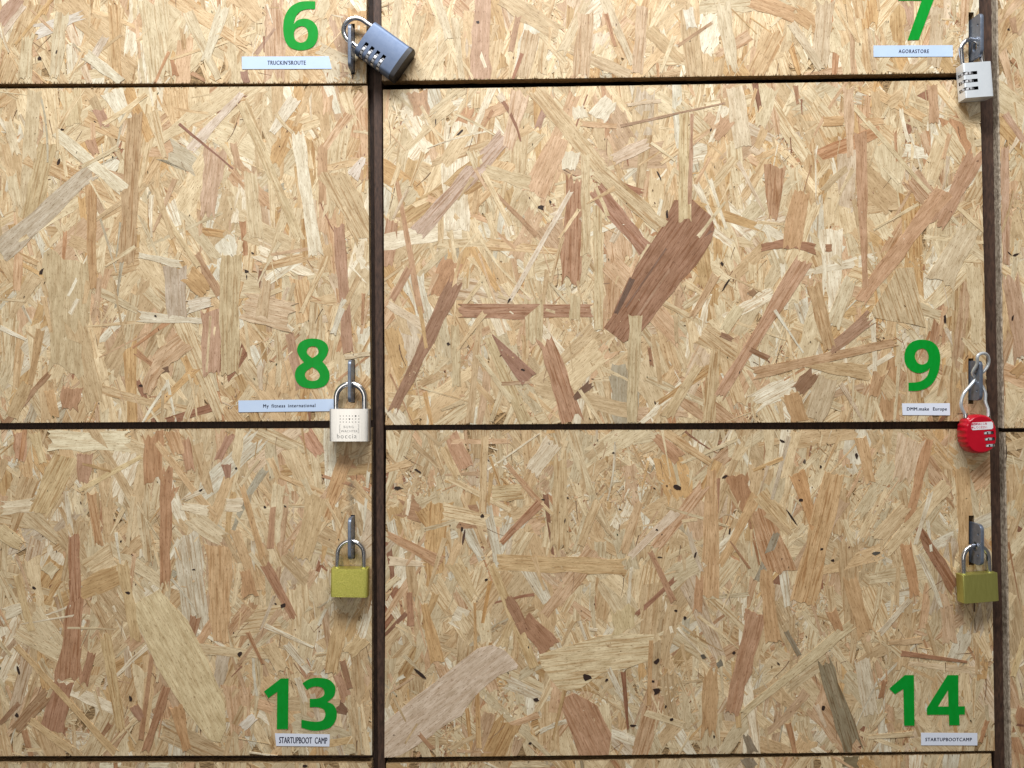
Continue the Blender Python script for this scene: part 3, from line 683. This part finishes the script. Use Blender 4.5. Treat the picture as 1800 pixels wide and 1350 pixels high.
# ------------------------------------------------------------------ flat print: numbers, labels, lettering
def smooth_closed(pts):
    """closed Catmull-Rom through points; a point flagged with a third value is a corner"""
    n = len(pts); out = []
    for i in range(n):
        p0, p1, p2, p3 = pts[(i - 1) % n], pts[i], pts[(i + 1) % n], pts[(i + 2) % n]
        c1 = len(p1) > 2; c2 = len(p2) > 2
        m1 = (0, 0) if c1 else ((p2[0] - p0[0]) / 2, (p2[1] - p0[1]) / 2)
        m2 = (0, 0) if c2 else ((p3[0] - p1[0]) / 2, (p3[1] - p1[1]) / 2)
        if c1: m1 = ((p2[0] - p1[0]) * .8, (p2[1] - p1[1]) * .8)
        if c2: m2 = ((p2[0] - p1[0]) * .8, (p2[1] - p1[1]) * .8)
        steps = 1 if (c1 and c2) else 6
        for k in range(steps):
            t = k / steps; t2, t3 = t * t, t * t * t
            h1, h2, h3, h4 = 2*t3 - 3*t2 + 1, t3 - 2*t2 + t, -2*t3 + 3*t2, t3 - t2
            out.append((h1*p1[0] + h2*m1[0] + h3*p2[0] + h4*m2[0], h1*p1[1] + h2*m1[1] + h3*p2[1] + h4*m2[1]))
    return out

def flat_shape(name, loops, y, thick, mat, parent, label=None, to=None):
    """filled outline (photo pixels through `to`) as a thin solid at depth y"""
    cu = bpy.data.curves.new(name, 'CURVE'); cu.dimensions = '2D'; cu.fill_mode = 'BOTH'; cu.extrude = thick / 2
    for lp in loops:
        sp = cu.splines.new('POLY'); sp.points.add(len(lp) - 1); sp.use_cyclic_u = True
        for i, p in enumerate(lp):
            X, Y = to(*p) if to else p
            w = W(X, Y, y); sp.points[i].co = (w.x, w.z, 0, 1)
    tmp = bpy.data.objects.new(name, cu); COL.objects.link(tmp)
    me = evaluated(tmp); bpy.data.objects.remove(tmp); bpy.data.curves.remove(cu)
    co = np.empty(len(me.vertices) * 3, dtype=np.float32); me.vertices.foreach_get("co", co); co = co.reshape(-1, 3)
    new = np.stack([co[:, 0], y - co[:, 2], co[:, 1]], axis=1)
    me.vertices.foreach_set("co", new.ravel()); me.flip_normals() if False else None
    me.update(); me.materials.clear(); me.materials.append(mat)
    bm = bmesh.new(); bm.from_mesh(me); bmesh.ops.remove_doubles(bm, verts=bm.verts, dist=1e-7); bmesh.ops.recalc_face_normals(bm, faces=bm.faces); bm.to_mesh(me); bm.free()
    return link(name, me, None, parent, label=label)

def text_fit(name, body, box, y, mat, parent, spacing=1.0, bold=0.0, inv=None, slant=0.0, label=None, word=1.0, double=0.0):
    """lettering scaled to fill box=(x0,y0,x1,y1) in photo pixels at depth y; slant = drop in pixels per pixel"""
    cu = bpy.data.curves.new(name, 'FONT'); cu.body = body; cu.extrude = 0.01; cu.space_character = spacing; cu.offset = bold; cu.space_word = word
    cu.align_x = 'LEFT'; cu.size = 1.0; cu.resolution_u = 3
    tmp = bpy.data.objects.new(name, cu); COL.objects.link(tmp)
    me = evaluated(tmp); bpy.data.objects.remove(tmp); bpy.data.curves.remove(cu)
    nv = len(me.vertices)
    if nv == 0: return None
    co = np.empty(nv * 3, dtype=np.float32); me.vertices.foreach_get("co", co); co = co.reshape(-1, 3).astype(float)
    lo, hi = co.min(0), co.max(0)
    x0, y0, x1, y1 = box
    px = x0 + (co[:, 0] - lo[0]) / (hi[0] - lo[0]) * (x1 - x0)
    py = y1 - (co[:, 1] - lo[1]) / (hi[1] - lo[1]) * (y1 - y0) + (px - x0) * slant
    f = K * (D + y) / D
    zz = (co[:, 2] - lo[2]) / max(1e-9, hi[2] - lo[2])
    new = np.stack([(px - 900) * f, y - zz * 0.00006, (675 - py) * f], axis=1)
    if inv is not None:
        m = np.array(inv)
        new = (np.concatenate([new, np.ones((nv, 1))], axis=1) @ m.T)[:, :3]
    me.vertices.foreach_set("co", new.astype(np.float32).ravel()); me.update()
    if double:
        bm = bmesh.new(); bm.from_mesh(me)
        g = bmesh.ops.duplicate(bm, geom=list(bm.verts) + list(bm.edges) + list(bm.faces))
        bmesh.ops.translate(bm, vec=(double * K, -0.00001, double * K * 0.5), verts=[v for v in g["geom"] if isinstance(v, bmesh.types.BMVert)])
        bm.to_mesh(me); bm.free()
    me.materials.clear(); me.materials.append(mat)
    return link(name, me, None, parent, label=label)

def z(scale, ox, oy): return lambda x, y: (x / scale + ox, y / scale + oy)
YN = -0.00068
eight = [[(897,90),(980,103),(1042,145),(1062,205),(1045,270),(1000,333,1),(1050,395),(1076,470),(1060,545),(1005,598),(897,618),(790,600),(732,550),(710,475),(735,395),(806,340,1),(755,275),(733,210),(755,145),(815,103)],
         [(897,172),(940,183),(960,225),(945,262),(893,297,1),(850,262),(835,222),(855,185)],
         [(893,390,1),(945,425),(973,475),(955,520),(897,538),(840,522),(815,475),(835,430)]]
six = [[(770,12,1),(770,80,1),(700,80),(640,100),(600,145),(580,212,1),(615,178),(680,163),(745,185),(785,235),(796,300),(780,370),(735,420),(650,442),(565,425),(515,375),(493,300),(490,220),(505,140),(550,65),(620,22),(690,10)],
       [(645,230),(690,245),(708,300),(690,355),(645,375),(600,355),(582,305),(598,255)]]
nine = [[(345,40),(430,55),(490,105),(518,180),(520,260),(500,370),(445,470),(370,525),(290,545),(208,545,1),(208,465,1),(290,460),(350,440),(395,395),(420,318,1),(385,350),(320,370),(250,355),(190,300),(167,225),(180,140),(220,80),(280,47)],
        [(340,127),(385,145),(407,205),(390,265),(340,285),(295,265),(270,205),(290,150)]]
one_a = [[(345,210,1),(432,210,1),(426,782,1),(300,782,1),(304,360,1),(205,432,1),(155,356,1)]]
three = [[(590,265,1),(640,230),(700,208),(770,203),(880,220),(945,275),(962,340),(940,415),(868,476,1),(935,505),(975,580),(965,680),(900,765),(780,797),(680,795),(578,765,1),(578,675,1),(660,692),(750,700),(820,680),(848,620),(830,560),(760,535),(672,535,1),(672,440,1),(750,438),(820,412),(838,365),(815,318),(750,300),(690,310),(640,338,1)]]
one_b = [[(350,185,1),(460,185,1),(468,800,1),(342,800,1),(332,352,1),(230,418,1),(160,350,1)]]
four = [[(870,185,1),(1000,185,1),(1002,565,1),(1080,565,1),(1080,665,1),(1012,666,1),(1015,795,1),(890,795,1),(886,668,1),(620,668,1),(617,590,1)],
        [(876,365,1),(882,568,1),(750,568,1)]]
seven = [[(1579,-17,1),(1643,-17,1),(1643,-5,1),(1615,70,1),(1595.5,70.5,1),(1620,1,1),(1579,1,1)]]
def digit(loops, to, door, lab):
    flat_shape("digit", [smooth_closed(l) for l in loops], YN, 0.00016, M_green, door, label=lab, to=to)
digit(six, z(5, 400, 0), doors[6], "green vinyl number 6")
digit(seven, z(1, 0, 0), doors[7], "green vinyl number 7")
digit(eight, z(6, 400, 580), doors[8], "green vinyl number 8")
digit(nine, z(5.625, 1560, 590), doors[9], "green vinyl number 9")
digit(one_a, z(6.43, 440, 1160), doors[13], "green vinyl digit 1 of the number 13")
digit(three, z(6.43, 440, 1160), doors[13], "green vinyl digit 3 of the number 13")
digit(one_b, z(6.923, 1540, 1160), doors[14], "green vinyl digit 1 of the number 14")
digit(four, z(6.923, 1540, 1160), doors[14], "green vinyl digit 4 of the number 14")

def name_label(pts, door, mat, body, box, spacing, lab, bold=0.0, slant=0.0, word=1.0):
    loops = [pts]
    o = flat_shape("name_label", loops, -0.00070, 0.00020, mat, door, label=lab)
    text_fit("lettering", body, box, -0.00083, M_ink, o, spacing, bold, slant=slant, word=word, double=0.5)
name_label([(425,99.5),(578,99),(583,121),(425.5,121.5)], doors[6], M_label_b, "TRUCKIN'SROUTE", (470,106.5,537,114), 1.1, "pale blue name label reading TRUCKIN'SROUTE", 0.0)
name_label([(1535.5,80),(1674.5,79.5),(1675,99.5),(1535.5,100)], doors[7], M_label_b, "AGORASTORE", (1579.5,87,1632.5,93.5), 1.25, "white name label reading AGORASTORE", 0.0)
name_label([(419,704),(592,701.2),(592,722.5),(419.5,724.5)], doors[8], M_label_b, "My fitness international", (462.5,710.8,554,718.6), 1.2, "pale blue name label reading My fitness international", 0.0, -0.012, 1.6)
name_label([(1585.5,709),(1669.5,708.6),(1670,730),(1586.5,729.6)], doors[9], M_label, "DMM.make  Europe", (1594,716,1664,723.6), 1.1, "white name label reading DMM.make Europe", 0.0, 0, 1.2)
name_label([(483.2,1289),(579.8,1290.8),(579,1312.2),(485.5,1311.2)], doors[13], M_label, "STARTUPBOOT  CAMP", (490.5,1295.5,575,1306.5), 1.0, "white name label in narrow capitals reading STARTUPBOOT CAMP", 0.0, 0.012, 1.0)
name_label([(1619,1288),(1718,1288.4),(1718,1310.2),(1619,1310)], doors[14], M_label, "STARTUPBOOTCAMP", (1626.5,1297,1708,1303), 1.15, "white name label reading STARTUPBOOTCAMP", 0.0)

# ------------------------------------------------------------------ hasp plates poking out through the slots
def hasp(xs, ytop, ybot, lab, yaw=0.0, tip=0.0195):
    zt, zb = W(900, ytop).z, W(900, ybot).z
    c = (zt + zb) / 2; h = (zt - zb) / 2
    o = W(xs, 675)
    cu = bpy.data.curves.new("hasp_plate", 'CURVE'); cu.dimensions = '2D'; cu.fill_mode = 'BOTH'; cu.extrude = 0.0014; cu.bevel_depth = 0.0003; cu.bevel_resolution = 1
    def loop(pts):
        sp = cu.splines.new('POLY'); sp.points.add(len(pts) - 1); sp.use_cyclic_u = True
        for i, (a, b) in enumerate(pts): sp.points[i].co = (a, b, 0, 1)
    out = [(-0.011, h)]
    rr = 0.0055
    for k in range(7):
        t = math.radians(90 - 15 * k); out.append((tip - rr + rr * math.cos(t), h - rr + rr * math.sin(t)))
    for k in range(7):
        t = math.radians(0 - 15 * k); out.append((tip - rr + rr * math.cos(t), -h + rr + rr * math.sin(t)))
    out.append((-0.011, -h))
    loop(out)
    def ring(p, zz, r0, n=16, ez=1.0):
        loop([(p + r0 * math.cos(2 * math.pi * k / n), zz + ez * r0 * math.sin(2 * math.pi * k / n)) for k in range(n)])
    ring(0.0145, 0.0108, 0.0015); ring(0.0145, -0.0108, 0.0015)
    ring(0.0088, hasp.dz, 0.0044, 20, 1.25)
    tmp = bpy.data.objects.new("t", cu); COL.objects.link(tmp)
    me = evaluated(tmp); bpy.data.objects.remove(tmp); bpy.data.curves.remove(cu)
    co = np.empty(len(me.vertices) * 3, dtype=np.float32); me.vertices.foreach_get("co", co); co = co.reshape(-1, 3)
    a = yaw
    X = co[:, 2] + co[:, 0] * math.sin(a); Y = -co[:, 0] * math.cos(a)
    new = np.stack([X + o.x, Y, co[:, 1] + c], axis=1).astype(np.float32)
    me.vertices.foreach_set("co", new.ravel()); me.update()
    bm = bmesh.new(); bm.from_mesh(me); bmesh.ops.remove_doubles(bm, verts=bm.verts, dist=1e-7); bmesh.ops.recalc_face_normals(bm, faces=bm.faces); bm.to_mesh(me); bm.free()
    me.materials.clear(); me.materials.append(M_zinc)
    return link("hasp_plate", me, None, cabinet, label=lab)
def zpx(py): return W(900, py).z
hasp.dz = 0.0
H6 = hasp(620.5, 54, 129, "steel hasp plate poking out of the door numbered 6")
hasp.dz = zpx(88) - zpx(72)
H7 = hasp(1708, 36, 108, "steel hasp plate poking out of the door numbered 7")
hasp.dz = zpx(676) - zpx(670)
H8 = hasp(620.5, 634, 706, "steel hasp plate poking out of the door numbered 8")
hasp.dz = zpx(665) - zpx(669)
H9 = hasp(1706.5, 635, 703, "steel hasp plate poking out of the door numbered 9")
hasp.dz = zpx(950) - zpx(944)
H13 = hasp(620.5, 907, 978, "steel hasp plate poking out of the door numbered 13")
hasp.dz = zpx(954) - zpx(949)
H14 = hasp(1708.5, 918, 988, "steel hasp plate poking out of the door numbered 14")

# ------------------------------------------------------------------ padlocks
YS = -0.0090     # the shackle's distance from the door front
def tube(name, pts, rad, mat, parent, res=10, cyclic=False, bez=True):
    cu = bpy.data.curves.new(name, 'CURVE'); cu.dimensions = '3D'; cu.bevel_depth = rad; cu.bevel_resolution = 5; cu.use_fill_caps = True
    sp = cu.splines.new('POLY'); sp.points.add(len(pts) - 1)
    for i, p in enumerate(pts): sp.points[i].co = (*p, 1)
    tmp = bpy.data.objects.new(name, cu); COL.objects.link(tmp)
    me = evaluated(tmp); bpy.data.objects.remove(tmp); bpy.data.curves.remove(cu)
    me.materials.clear(); me.materials.append(mat); me.shade_smooth()
    return link(name, me, None, parent)

def catmull(pts, n=10):
    P = [Vector(p) for p in pts]; out = []
    for i in range(len(P) - 1):
        p0 = P[max(0, i - 1)]; p1 = P[i]; p2 = P[i + 1]; p3 = P[min(len(P) - 1, i + 2)]
        for k in range(n):
            t = k / n
            out.append(0.5 * ((2 * p1) + (p2 - p0) * t + (2 * p0 - 5 * p1 + 4 * p2 - p3) * t * t + (-p0 + 3 * p1 - 3 * p2 + p3) * t ** 3))
    out.append(P[-1]); return out

def u_shackle(parent, half, top, base, rad, mat=None):
    """U-shaped bar in the lock's own frame: legs at x=+-half from z=base up to an arch at z=top"""
    pts = [(-half, 0, base)]
    zc = top - half
    pts.append((-half, 0, zc - 0.0001))
    for k in range(1, 24):
        t = math.pi - math.pi * k / 24
        pts.append((half * math.cos(t), 0, zc + half * math.sin(t)))
    pts.append((half, 0, zc - 0.0001)); pts.append((half, 0, base))
    return tube("shackle", pts, rad, mat or M_steel, parent)

def prism_body(w, h, t, corner, bulge=0.0, bev=0.0006, seg=5):
    """lock body: plan section (x,y) with rounded corners and an optional bulging front/back, extruded along z from 0 to -h"""
    sec = []
    hw, ht = w / 2, t / 2
    for cx_, cy_, a0 in ((hw - corner, ht - corner, 0), (-hw + corner, ht - corner, 90), (-hw + corner, -ht + corner, 180), (hw - corner, -ht + corner, 270)):
        for k in range(seg + 1):
            a = math.radians(a0 + 90 * k / seg)
            sec.append([cx_ + corner * math.cos(a), cy_ + corner * math.sin(a)])
        if a0 in (0, 180) and bulge:
            s_ = 1 if a0 == 0 else -1
            for k in range(1, 12):
                t_ = k / 12
                x = s_ * ((hw - corner) * (1 - 2 * t_))
                sec.append([x, s_ * (ht + bulge * (1 - (2 * t_ - 1) ** 2))])
    bm = bmesh.new()
    a = [bm.verts.new((x, y, 0)) for x, y in sec]; b = [bm.verts.new((x, y, -h)) for x, y in sec]
    n = len(sec)
    for i in range(n):
        j = (i + 1) % n; bm.faces.new((a[i], a[j], b[j], b[i]))
    top = bm.faces.new(list(reversed(a))); bot = bm.faces.new(b)
    ed = list({e for f in (top, bot) for e in f.edges})
    bmesh.ops.bevel(bm, geom=ed, offset=bev, segments=2, affect='EDGES', profile=0.7)
    return bm

def cut_boxes(me, boxes, mat_in):
    """cut box-shaped windows (x0,x1,y0,y1,z0,z1) through a body mesh"""
    base = bpy.data.objects.new("t", me); COL.objects.link(base)
    bm = bmesh.new()
    for (x0, x1, y0, y1, z0, z1) in boxes:
        m = Matrix.Translation(((x0 + x1) / 2, (y0 + y1) / 2, (z0 + z1) / 2)) @ Matrix.Diagonal((x1 - x0, y1 - y0, z1 - z0, 1))
        bmesh.ops.create_cube(bm, size=1, matrix=m)
    cm = bpy.data.meshes.new("c"); bm.to_mesh(cm); bm.free(); cm.materials.append(mat_in)
    cut = bpy.data.objects.new("c", cm); COL.objects.link(cut)
    md = base.modifiers.new("b", 'BOOLEAN'); md.object = cut; md.operation = 'DIFFERENCE'; md.solver = 'EXACT'
    try: md.material_mode = 'TRANSFER'
    except Exception: pass
    out = evaluated(base)
    bpy.data.objects.remove(base); bpy.data.objects.remove(cut)
    return out

def dial(parent, x, y, zc, rad, hgt):
    """a digit wheel: faceted ring, every third facet carrying a dark engraved digit bar"""
    bm = bmesh.new(); n = 30
    rows = [(-hgt / 2, rad * 0.94), (-hgt * 0.36, rad), (hgt * 0.36, rad), (hgt / 2, rad * 0.94)]
    vs = []
    for zz, rr in rows:
        vs.append([bm.verts.new((x + rr * math.cos(2 * math.pi * k / n), y + rr * math.sin(2 * math.pi * k / n), zc + zz)) for k in range(n)])
    for i in range(3):
        for k in range(n):
            f = bm.faces.new((vs[i][k], vs[i][(k + 1) % n], vs[i + 1][(k + 1) % n], vs[i + 1][k]))
            f.material_index = 1 if (i == 1 and k % 3 == 0) else 0
    bm.faces.new(list(reversed(vs[0]))); bm.faces.new(vs[3])
    me = mesh_from_bm("dial", bm); me.materials.append(M_dial); me.materials.append(M_black)
    return link("dial", me, None, parent)

def lock_empty(px, py, label, rot=0.0, yaw=0.0, y=YS, group="padlocks hanging on the locker doors"):
    p = W(px, py, y)
    e = thing("padlock", p, label, "padlock", group, (0, -rot, yaw))
    return e
def m_at(pxl, y=YS): return pxl * K * (D + y) / D

# --- lock 8: wide brushed aluminium block; origin at the middle of the body's top edge
T8 = 0.0145
L8 = lock_empty(616, 718.5, "wide brushed aluminium padlock with lettering hanging on the door numbered 8", 0.0)
yf = YS - T8 / 2
bm = prism_body(m_at(69.5, yf), m_at(57, yf), T8, 0.0016, bulge=0.0008, bev=0.0005)
body = link("body", mesh_from_bm("body", bm, True), M_alu, L8)
u_shackle(L8, m_at(25), m_at(44), -0.004, 0.0030)
inv8 = Matrix.Translation(-L8.location)
yt = yf
B8 = 0.0008; hw8 = m_at(69.5, yf) / 2 - 0.0016
def on_face(o):
    for v in o.data.vertices:
        v.co.y -= B8 * (1 - (v.co.x / hw8) ** 2) + 0.00005
    return o
def t8(body_txt, box, spacing=1.0, bold=0.0, yy=None):
    return on_face(text_fit("lettering", body_txt, box, yt, M_engrave, L8, spacing, bold, inv=inv8))
frame = bmesh.new()
for (x0, y0, x1, y1) in ((597,746.3,631,746.9),(597,753.6,631,754.2),(597,760.8,631,761.4),(597,746.9,597.6,753.6),(630.4,746.9,631,753.6),(597,754.2,597.6,760.8),(630.4,754.2,631,760.8)):
    f = [W(x0, y0, yt), W(x1, y0, yt), W(x1, y1, yt), W(x0, y1, yt)]
    vs = [frame.verts.new((p.x, yt, p.z)) for p in f] + [frame.verts.new((p.x, yt + 0.0009, p.z)) for p in f]
    for a in ((0, 1, 2, 3), (7, 6, 5, 4), (0, 4, 5, 1), (1, 5, 6, 2), (2, 6, 7, 3), (3, 7, 4, 0)): frame.faces.new([vs[i] for i in a])
bmesh.ops.transform(frame, matrix=inv8, verts=frame.verts)
on_face(link("engraved_frame", mesh_from_bm("engraved_frame", frame), M_engrave, L8))
t8("BURG", (604.5, 748.2, 622, 752.6), 1.3)
t8("WÄCHTER", (599.5, 755, 629, 759.9), 1.1)
t8("boccia", (592.5, 762.6, 627, 770.5), 1.25)
dots = bmesh.new()
for r_ in range(3):
    for c_ in range(7):
        p = W(598.2 + c_ * 5.45, 731.2 + r_ * 5.3, yt)
        rad = 0.00052 if (r_, c_) not in ((0, 5), (1, 3)) else 0.00085
        bmesh.ops.create_cone(dots, cap_ends=True, segments=8, radius1=rad, radius2=rad, depth=0.0016, matrix=Matrix.Translation((p.x, yt + 0.00075, p.z)) @ Matrix.Rotation(math.pi / 2, 4, 'X'))
bmesh.ops.transform(dots, matrix=inv8, verts=dots.verts)
on_face(link("dot_grid", mesh_from_bm("dot_grid", dots), M_black, L8))

# --- locks 13 and 14: plain brass blocks
def brass_lock(px, py, label, w, h, t, rot, yaw, mat, half, top, rad):
    e = lock_empty(px, py, label, math.radians(rot), math.radians(yaw))
    yf_ = YS - t / 2
    bm_ = prism_body(m_at(w, yf_), m_at(h, yf_), t, 0.0012, bulge=0.0003, bev=0.0005)
    link("body", mesh_from_bm("body", bm_, True), mat, e)
    u_shackle(e, m_at(half), m_at(top), -0.004, rad)
    bm_ = bmesh.new()     # shackle collars and key plug underneath
    for s_ in (-1, 1):
        bmesh.ops.create_cone(bm_, cap_ends=True, segments=20, radius1=rad * 1.45, radius2=rad * 1.35, depth=0.0008, matrix=Matrix.Translation((s_ * m_at(half), 0, 0.0003)))
    link("collar", mesh_from_bm("collar", bm_, True), mat, e)
    bm_ = bmesh.new()
    bmesh.ops.create_cone(bm_, cap_ends=True, segments=24, radius1=0.0045, radius2=0.0045, depth=0.0008, matrix=Matrix.Translation((0, 0, -m_at(h, yf_) - 0.0002)))
    link("key_plug", mesh_from_bm("key_plug", bm_, True), M_zinc, e)
    return e
brass_lock(616.2, 997.5, "small lime yellow brass padlock with a sparkling face on the door numbered 13", 64.5, 50, 0.0135, -0.8, 0, M_brass_spark, 23.3, 46.5, 0.0023)
brass_lock(1716.5, 1007, "plain olive brass padlock on the door numbered 14", 65.5, 49.5, 0.0125, 3.0, 6, M_brass_dull, 24.0, 48.5, 0.0024)

# --- combination locks (doors 6 and 7)
def combo_lock(e, w, h, t, rows, slot_w, slot_h, mat, rad, drad, cap=None, half=None, top=None, corner=0.0016, shackle_x=0.0, bulge=0.0003):
    bm_ = prism_body(w, h, t, corner, bulge=bulge, bev=0.0005)
    me = mesh_from_bm("body", bm_); me.materials.append(mat)
    boxes = []
    for zr in rows: boxes.append((-w / 2 - 0.002, -w / 2 + slot_w, -t / 2 - 0.003, t / 2 - 0.0045, zr - slot_h / 2, zr + slot_h / 2))
    me = cut_boxes(me, boxes, M_hole)
    me.shade_smooth()
    try: me.set_sharp_from_angle(angle=math.radians(30))
    except Exception: pass
    link("body", me, mat, e)
    for zr in rows: dial(e, -w / 2 + drad - 0.0007, -t / 2 + drad - 0.0007, zr, drad, slot_h * 0.86)
    pts = [(-half + shackle_x, 0, -0.004)]; zc = top - half
    pts.append((-half + shackle_x, 0, zc - 0.0001))
    for k in range(1, 24):
        a = math.pi - math.pi * k / 24; pts.append((shackle_x + half * math.cos(a), 0, zc + half * math.sin(a)))
    pts += [(half + shackle_x, 0, zc - 0.0001), (half + shackle_x, 0, -0.004)]
    tube("shackle", pts, rad, M_steel, e)

t7 = 0.0150; yf = YS - t7 / 2
L7 = lock_empty(1710.5, 114.0, "silver three dial combination padlock on the door numbered 7", math.radians(4.5), math.radians(1))
combo_lock(L7, m_at(50.5, yf), m_at(61.5, yf), t7, [-m_at(18.5, yf), -m_at(32, yf), -m_at(45.5, yf)], m_at(23.5, yf), m_at(5.8, yf), M_silver, 0.0023, 0.0063, None, m_at(17.8), m_at(45), shackle_x=-m_at(1.5))

t6 = 0.0180; YS6 = -0.0105; yf = YS6 - t6 / 2
A6 = math.radians(54.2)
# top-middle of the front face in the photograph, pulled back to the shackle's plane
c6 = W(671.0, 84.5, yf); up6 = Vector((-math.sin(A6), 0, math.cos(A6)))
h6 = m_at(75, yf); w6 = m_at(65, yf)
p6 = c6 + up6 * (h6 / 2)
L6 = thing("padlock", (p6.x, YS6, p6.z), "tilted blue grey four dial combination padlock with a black end cap, beside number 6", "padlock", "padlocks hanging on the locker doors", (0, -A6, 0))
combo_lock(L6, w6, h6, t6, [-m_at(v, yf) for v in (12.5, 25, 37.5, 50)], m_at(25, yf), m_at(6.6, yf), M_bluegrey, 0.0026, 0.0075, None, m_at(22), m_at(45), corner=0.0045, shackle_x=m_at(2), bulge=0.0012)
bm = prism_body(w6 * 1.02, 0.0052, t6 + 0.0006, 0.0047, bulge=0.0012, bev=0.0012)
bmesh.ops.translate(bm, vec=(0, 0, -h6 + 0.0002), verts=bm.verts)
link("end_cap", mesh_from_bm("end_cap", bm, True), M_black, L6, label="black end cap")

# --- lock 9: round red body on a steel cable
L9 = lock_empty(1716.5, 762.5, "round red three dial cable padlock with a small white sticker on the door numbered 9", math.radians(3), math.radians(2), y=-0.0105)
t9 = 0.0175; yf = -0.0105 - t9 / 2
a9, b9 = m_at(28.5, yf), m_at(34, yf)
bm = bmesh.new(); rings = []
nn = 96
prof = [(-t9/2, 0.90), (-t9/2 + 0.0009, 0.955), (-t9/2 + 0.0028, 1.0), (0.0, 1.02), (t9/2 - 0.0025, 1.0), (t9/2, 0.92)]
for (yy, sc) in prof:
    ring = []
    for k in range(nn):
        t = 2 * math.pi * k / nn
        ex = 2.4
        c_, s_ = math.cos(t), math.sin(t)
        rr = 1.0 / ((abs(c_) ** ex + abs(s_) ** ex) ** (1 / ex))
        side = max(0.0, -c_) ** 0.5 if abs(s_) < 0.86 else 0.0
        side2 = (max(0.0, c_) ** 0.5 if abs(s_) < 0.80 else 0.0) * 0.5
        ridge = 1.0 + 0.028 * (side + side2) * (1 if math.sin(t * 22) > 0 else -0.6) * (1.0 if -t9/2 + 0.0005 < yy < t9/2 - 0.0005 else 0.25)
        ring.append(bm.verts.new((a9 * c_ * rr * sc * ridge, yy, b9 * s_ * rr * sc * (1 + (ridge - 1) * 0.6))))
    rings.append(ring)
for i in range(len(rings) - 1):
    for k in range(nn):
        bm.faces.new((rings[i][k], rings[i][(k + 1) % nn], rings[i + 1][(k + 1) % nn], rings[i + 1][k]))
bm.faces.new(list(reversed(rings[0]))); bm.faces.new(rings[-1])
me = mesh_from_bm("body", bm); me.materials.append(M_red)
rows9 = [m_at(763 - y_, yf) for y_ in (761.3, 772.3, 783.6)]
sx9 = [(m_at(1721 - 1716.5, yf) + i * m_at(1.2, yf)) for i in range(3)]
me = cut_boxes(me, [(sx9[i], sx9[i] + m_at(17.5, yf), -t9/2 - 0.002, -t9/2 + 0.006, rows9[i] - m_at(2.9, yf), rows9[i] + m_at(2.9, yf)) for i in range(3)], M_hole)
me.shade_smooth()
try: me.set_sharp_from_angle(angle=math.radians(30))
except Exception: pass
link("body", me, M_red, L9)
for i in range(3): dial(L9, sx9[i] + m_at(8.7, yf), -t9/2 + 0.0072 - 0.0003, rows9[i], 0.0072, m_at(5.0, yf))
# sticker
ys = yf - 0.00012
bm = bmesh.new()
inv9 = (Matrix.Translation(L9.location) @ L9.rotation_euler.to_matrix().to_4x4()).inverted()
cx9, cz9 = m_at(1718.3 - 1716.5, yf), m_at(762.5 - 747.8, yf)
bmesh.ops.create_cube(bm, size=1, matrix=Matrix.Translation((cx9, -t9/2 - 0.00010, cz9)) @ Matrix.Diagonal((m_at(39, yf), 0.00025, m_at(13.2, yf), 1)))
bmesh.ops.bevel(bm, geom=[e_ for e_ in bm.edges if abs(e_.verts[0].co.y - e_.verts[1].co.y) > 1e-5], offset=0.0010, segments=3, affect='EDGES')
st = link("sticker", mesh_from_bm("sticker", bm), M_white, L9, label="white sticker with red lettering")
def t9x(s, x0, y0, x1, y1):
    yy = yf - 0.00030
    o = text_fit("lettering", s, (x0, y0, x1, y1), yy, M_ink_red, st, 1.0, 0.02, inv=Matrix.Translation(-Vector((L9.location.x, -0.0105, L9.location.z))))
t9x("開閉時はここを", 1707, 742.8, 1735.5, 747.2)
t9x("押してください", 1707, 748.8, 1735.5, 753.2)
# cable, threaded twice through the hasp plate
xp = W(1706.5, 675).x
def C(px, py, p): return W(px, py, -p)
def Pl(dx, p, py): return Vector((xp + dx, -p, W(900, py, -p).z))
path = [C(1698.5, 738, .0105), C(1697.5, 731, .0105), C(1691, 718, .0115), C(1689.7, 706, .0125), C(1695, 691, .0130), Pl(-.0048, .0105, 675), Pl(0, .0088, 666.5), Pl(.0055, .0092, 657),
        C(1730, 652, .011), C(1736.5, 642, .012), C(1738, 632, .0135), C(1734.5, 623.5, .016), C(1727, 621, .019), C(1718.5, 626, .021), Pl(-.0035, .0180, 640), Pl(-.0046, .0120, 655), Pl(0, .0082, 663.5), Pl(.0060, .0070, 674), Pl(.0105, .0080, 690),
        C(1732, 706, .0095), C(1736.5, 720, .0105), C(1737, 732, .0105), C(1735, 740, .0105)]
Mi = inv9
pts = [Mi @ p for p in catmull(path, 8)]
tube("cable", pts, 0.00165, M_cable, L9)
for (px_, py_) in ((1697.3, 731.0), (1736.8, 733.5)):
    bm = bmesh.new()
    p = Mi @ C(px_, py_, .0105)
    bmesh.ops.create_cone(bm, cap_ends=True, segments=20, radius1=0.0026, radius2=0.0022, depth=0.0036, matrix=Matrix.Translation(p))
    link("ferrule", mesh_from_bm("ferrule", bm, True), M_steel, L9)
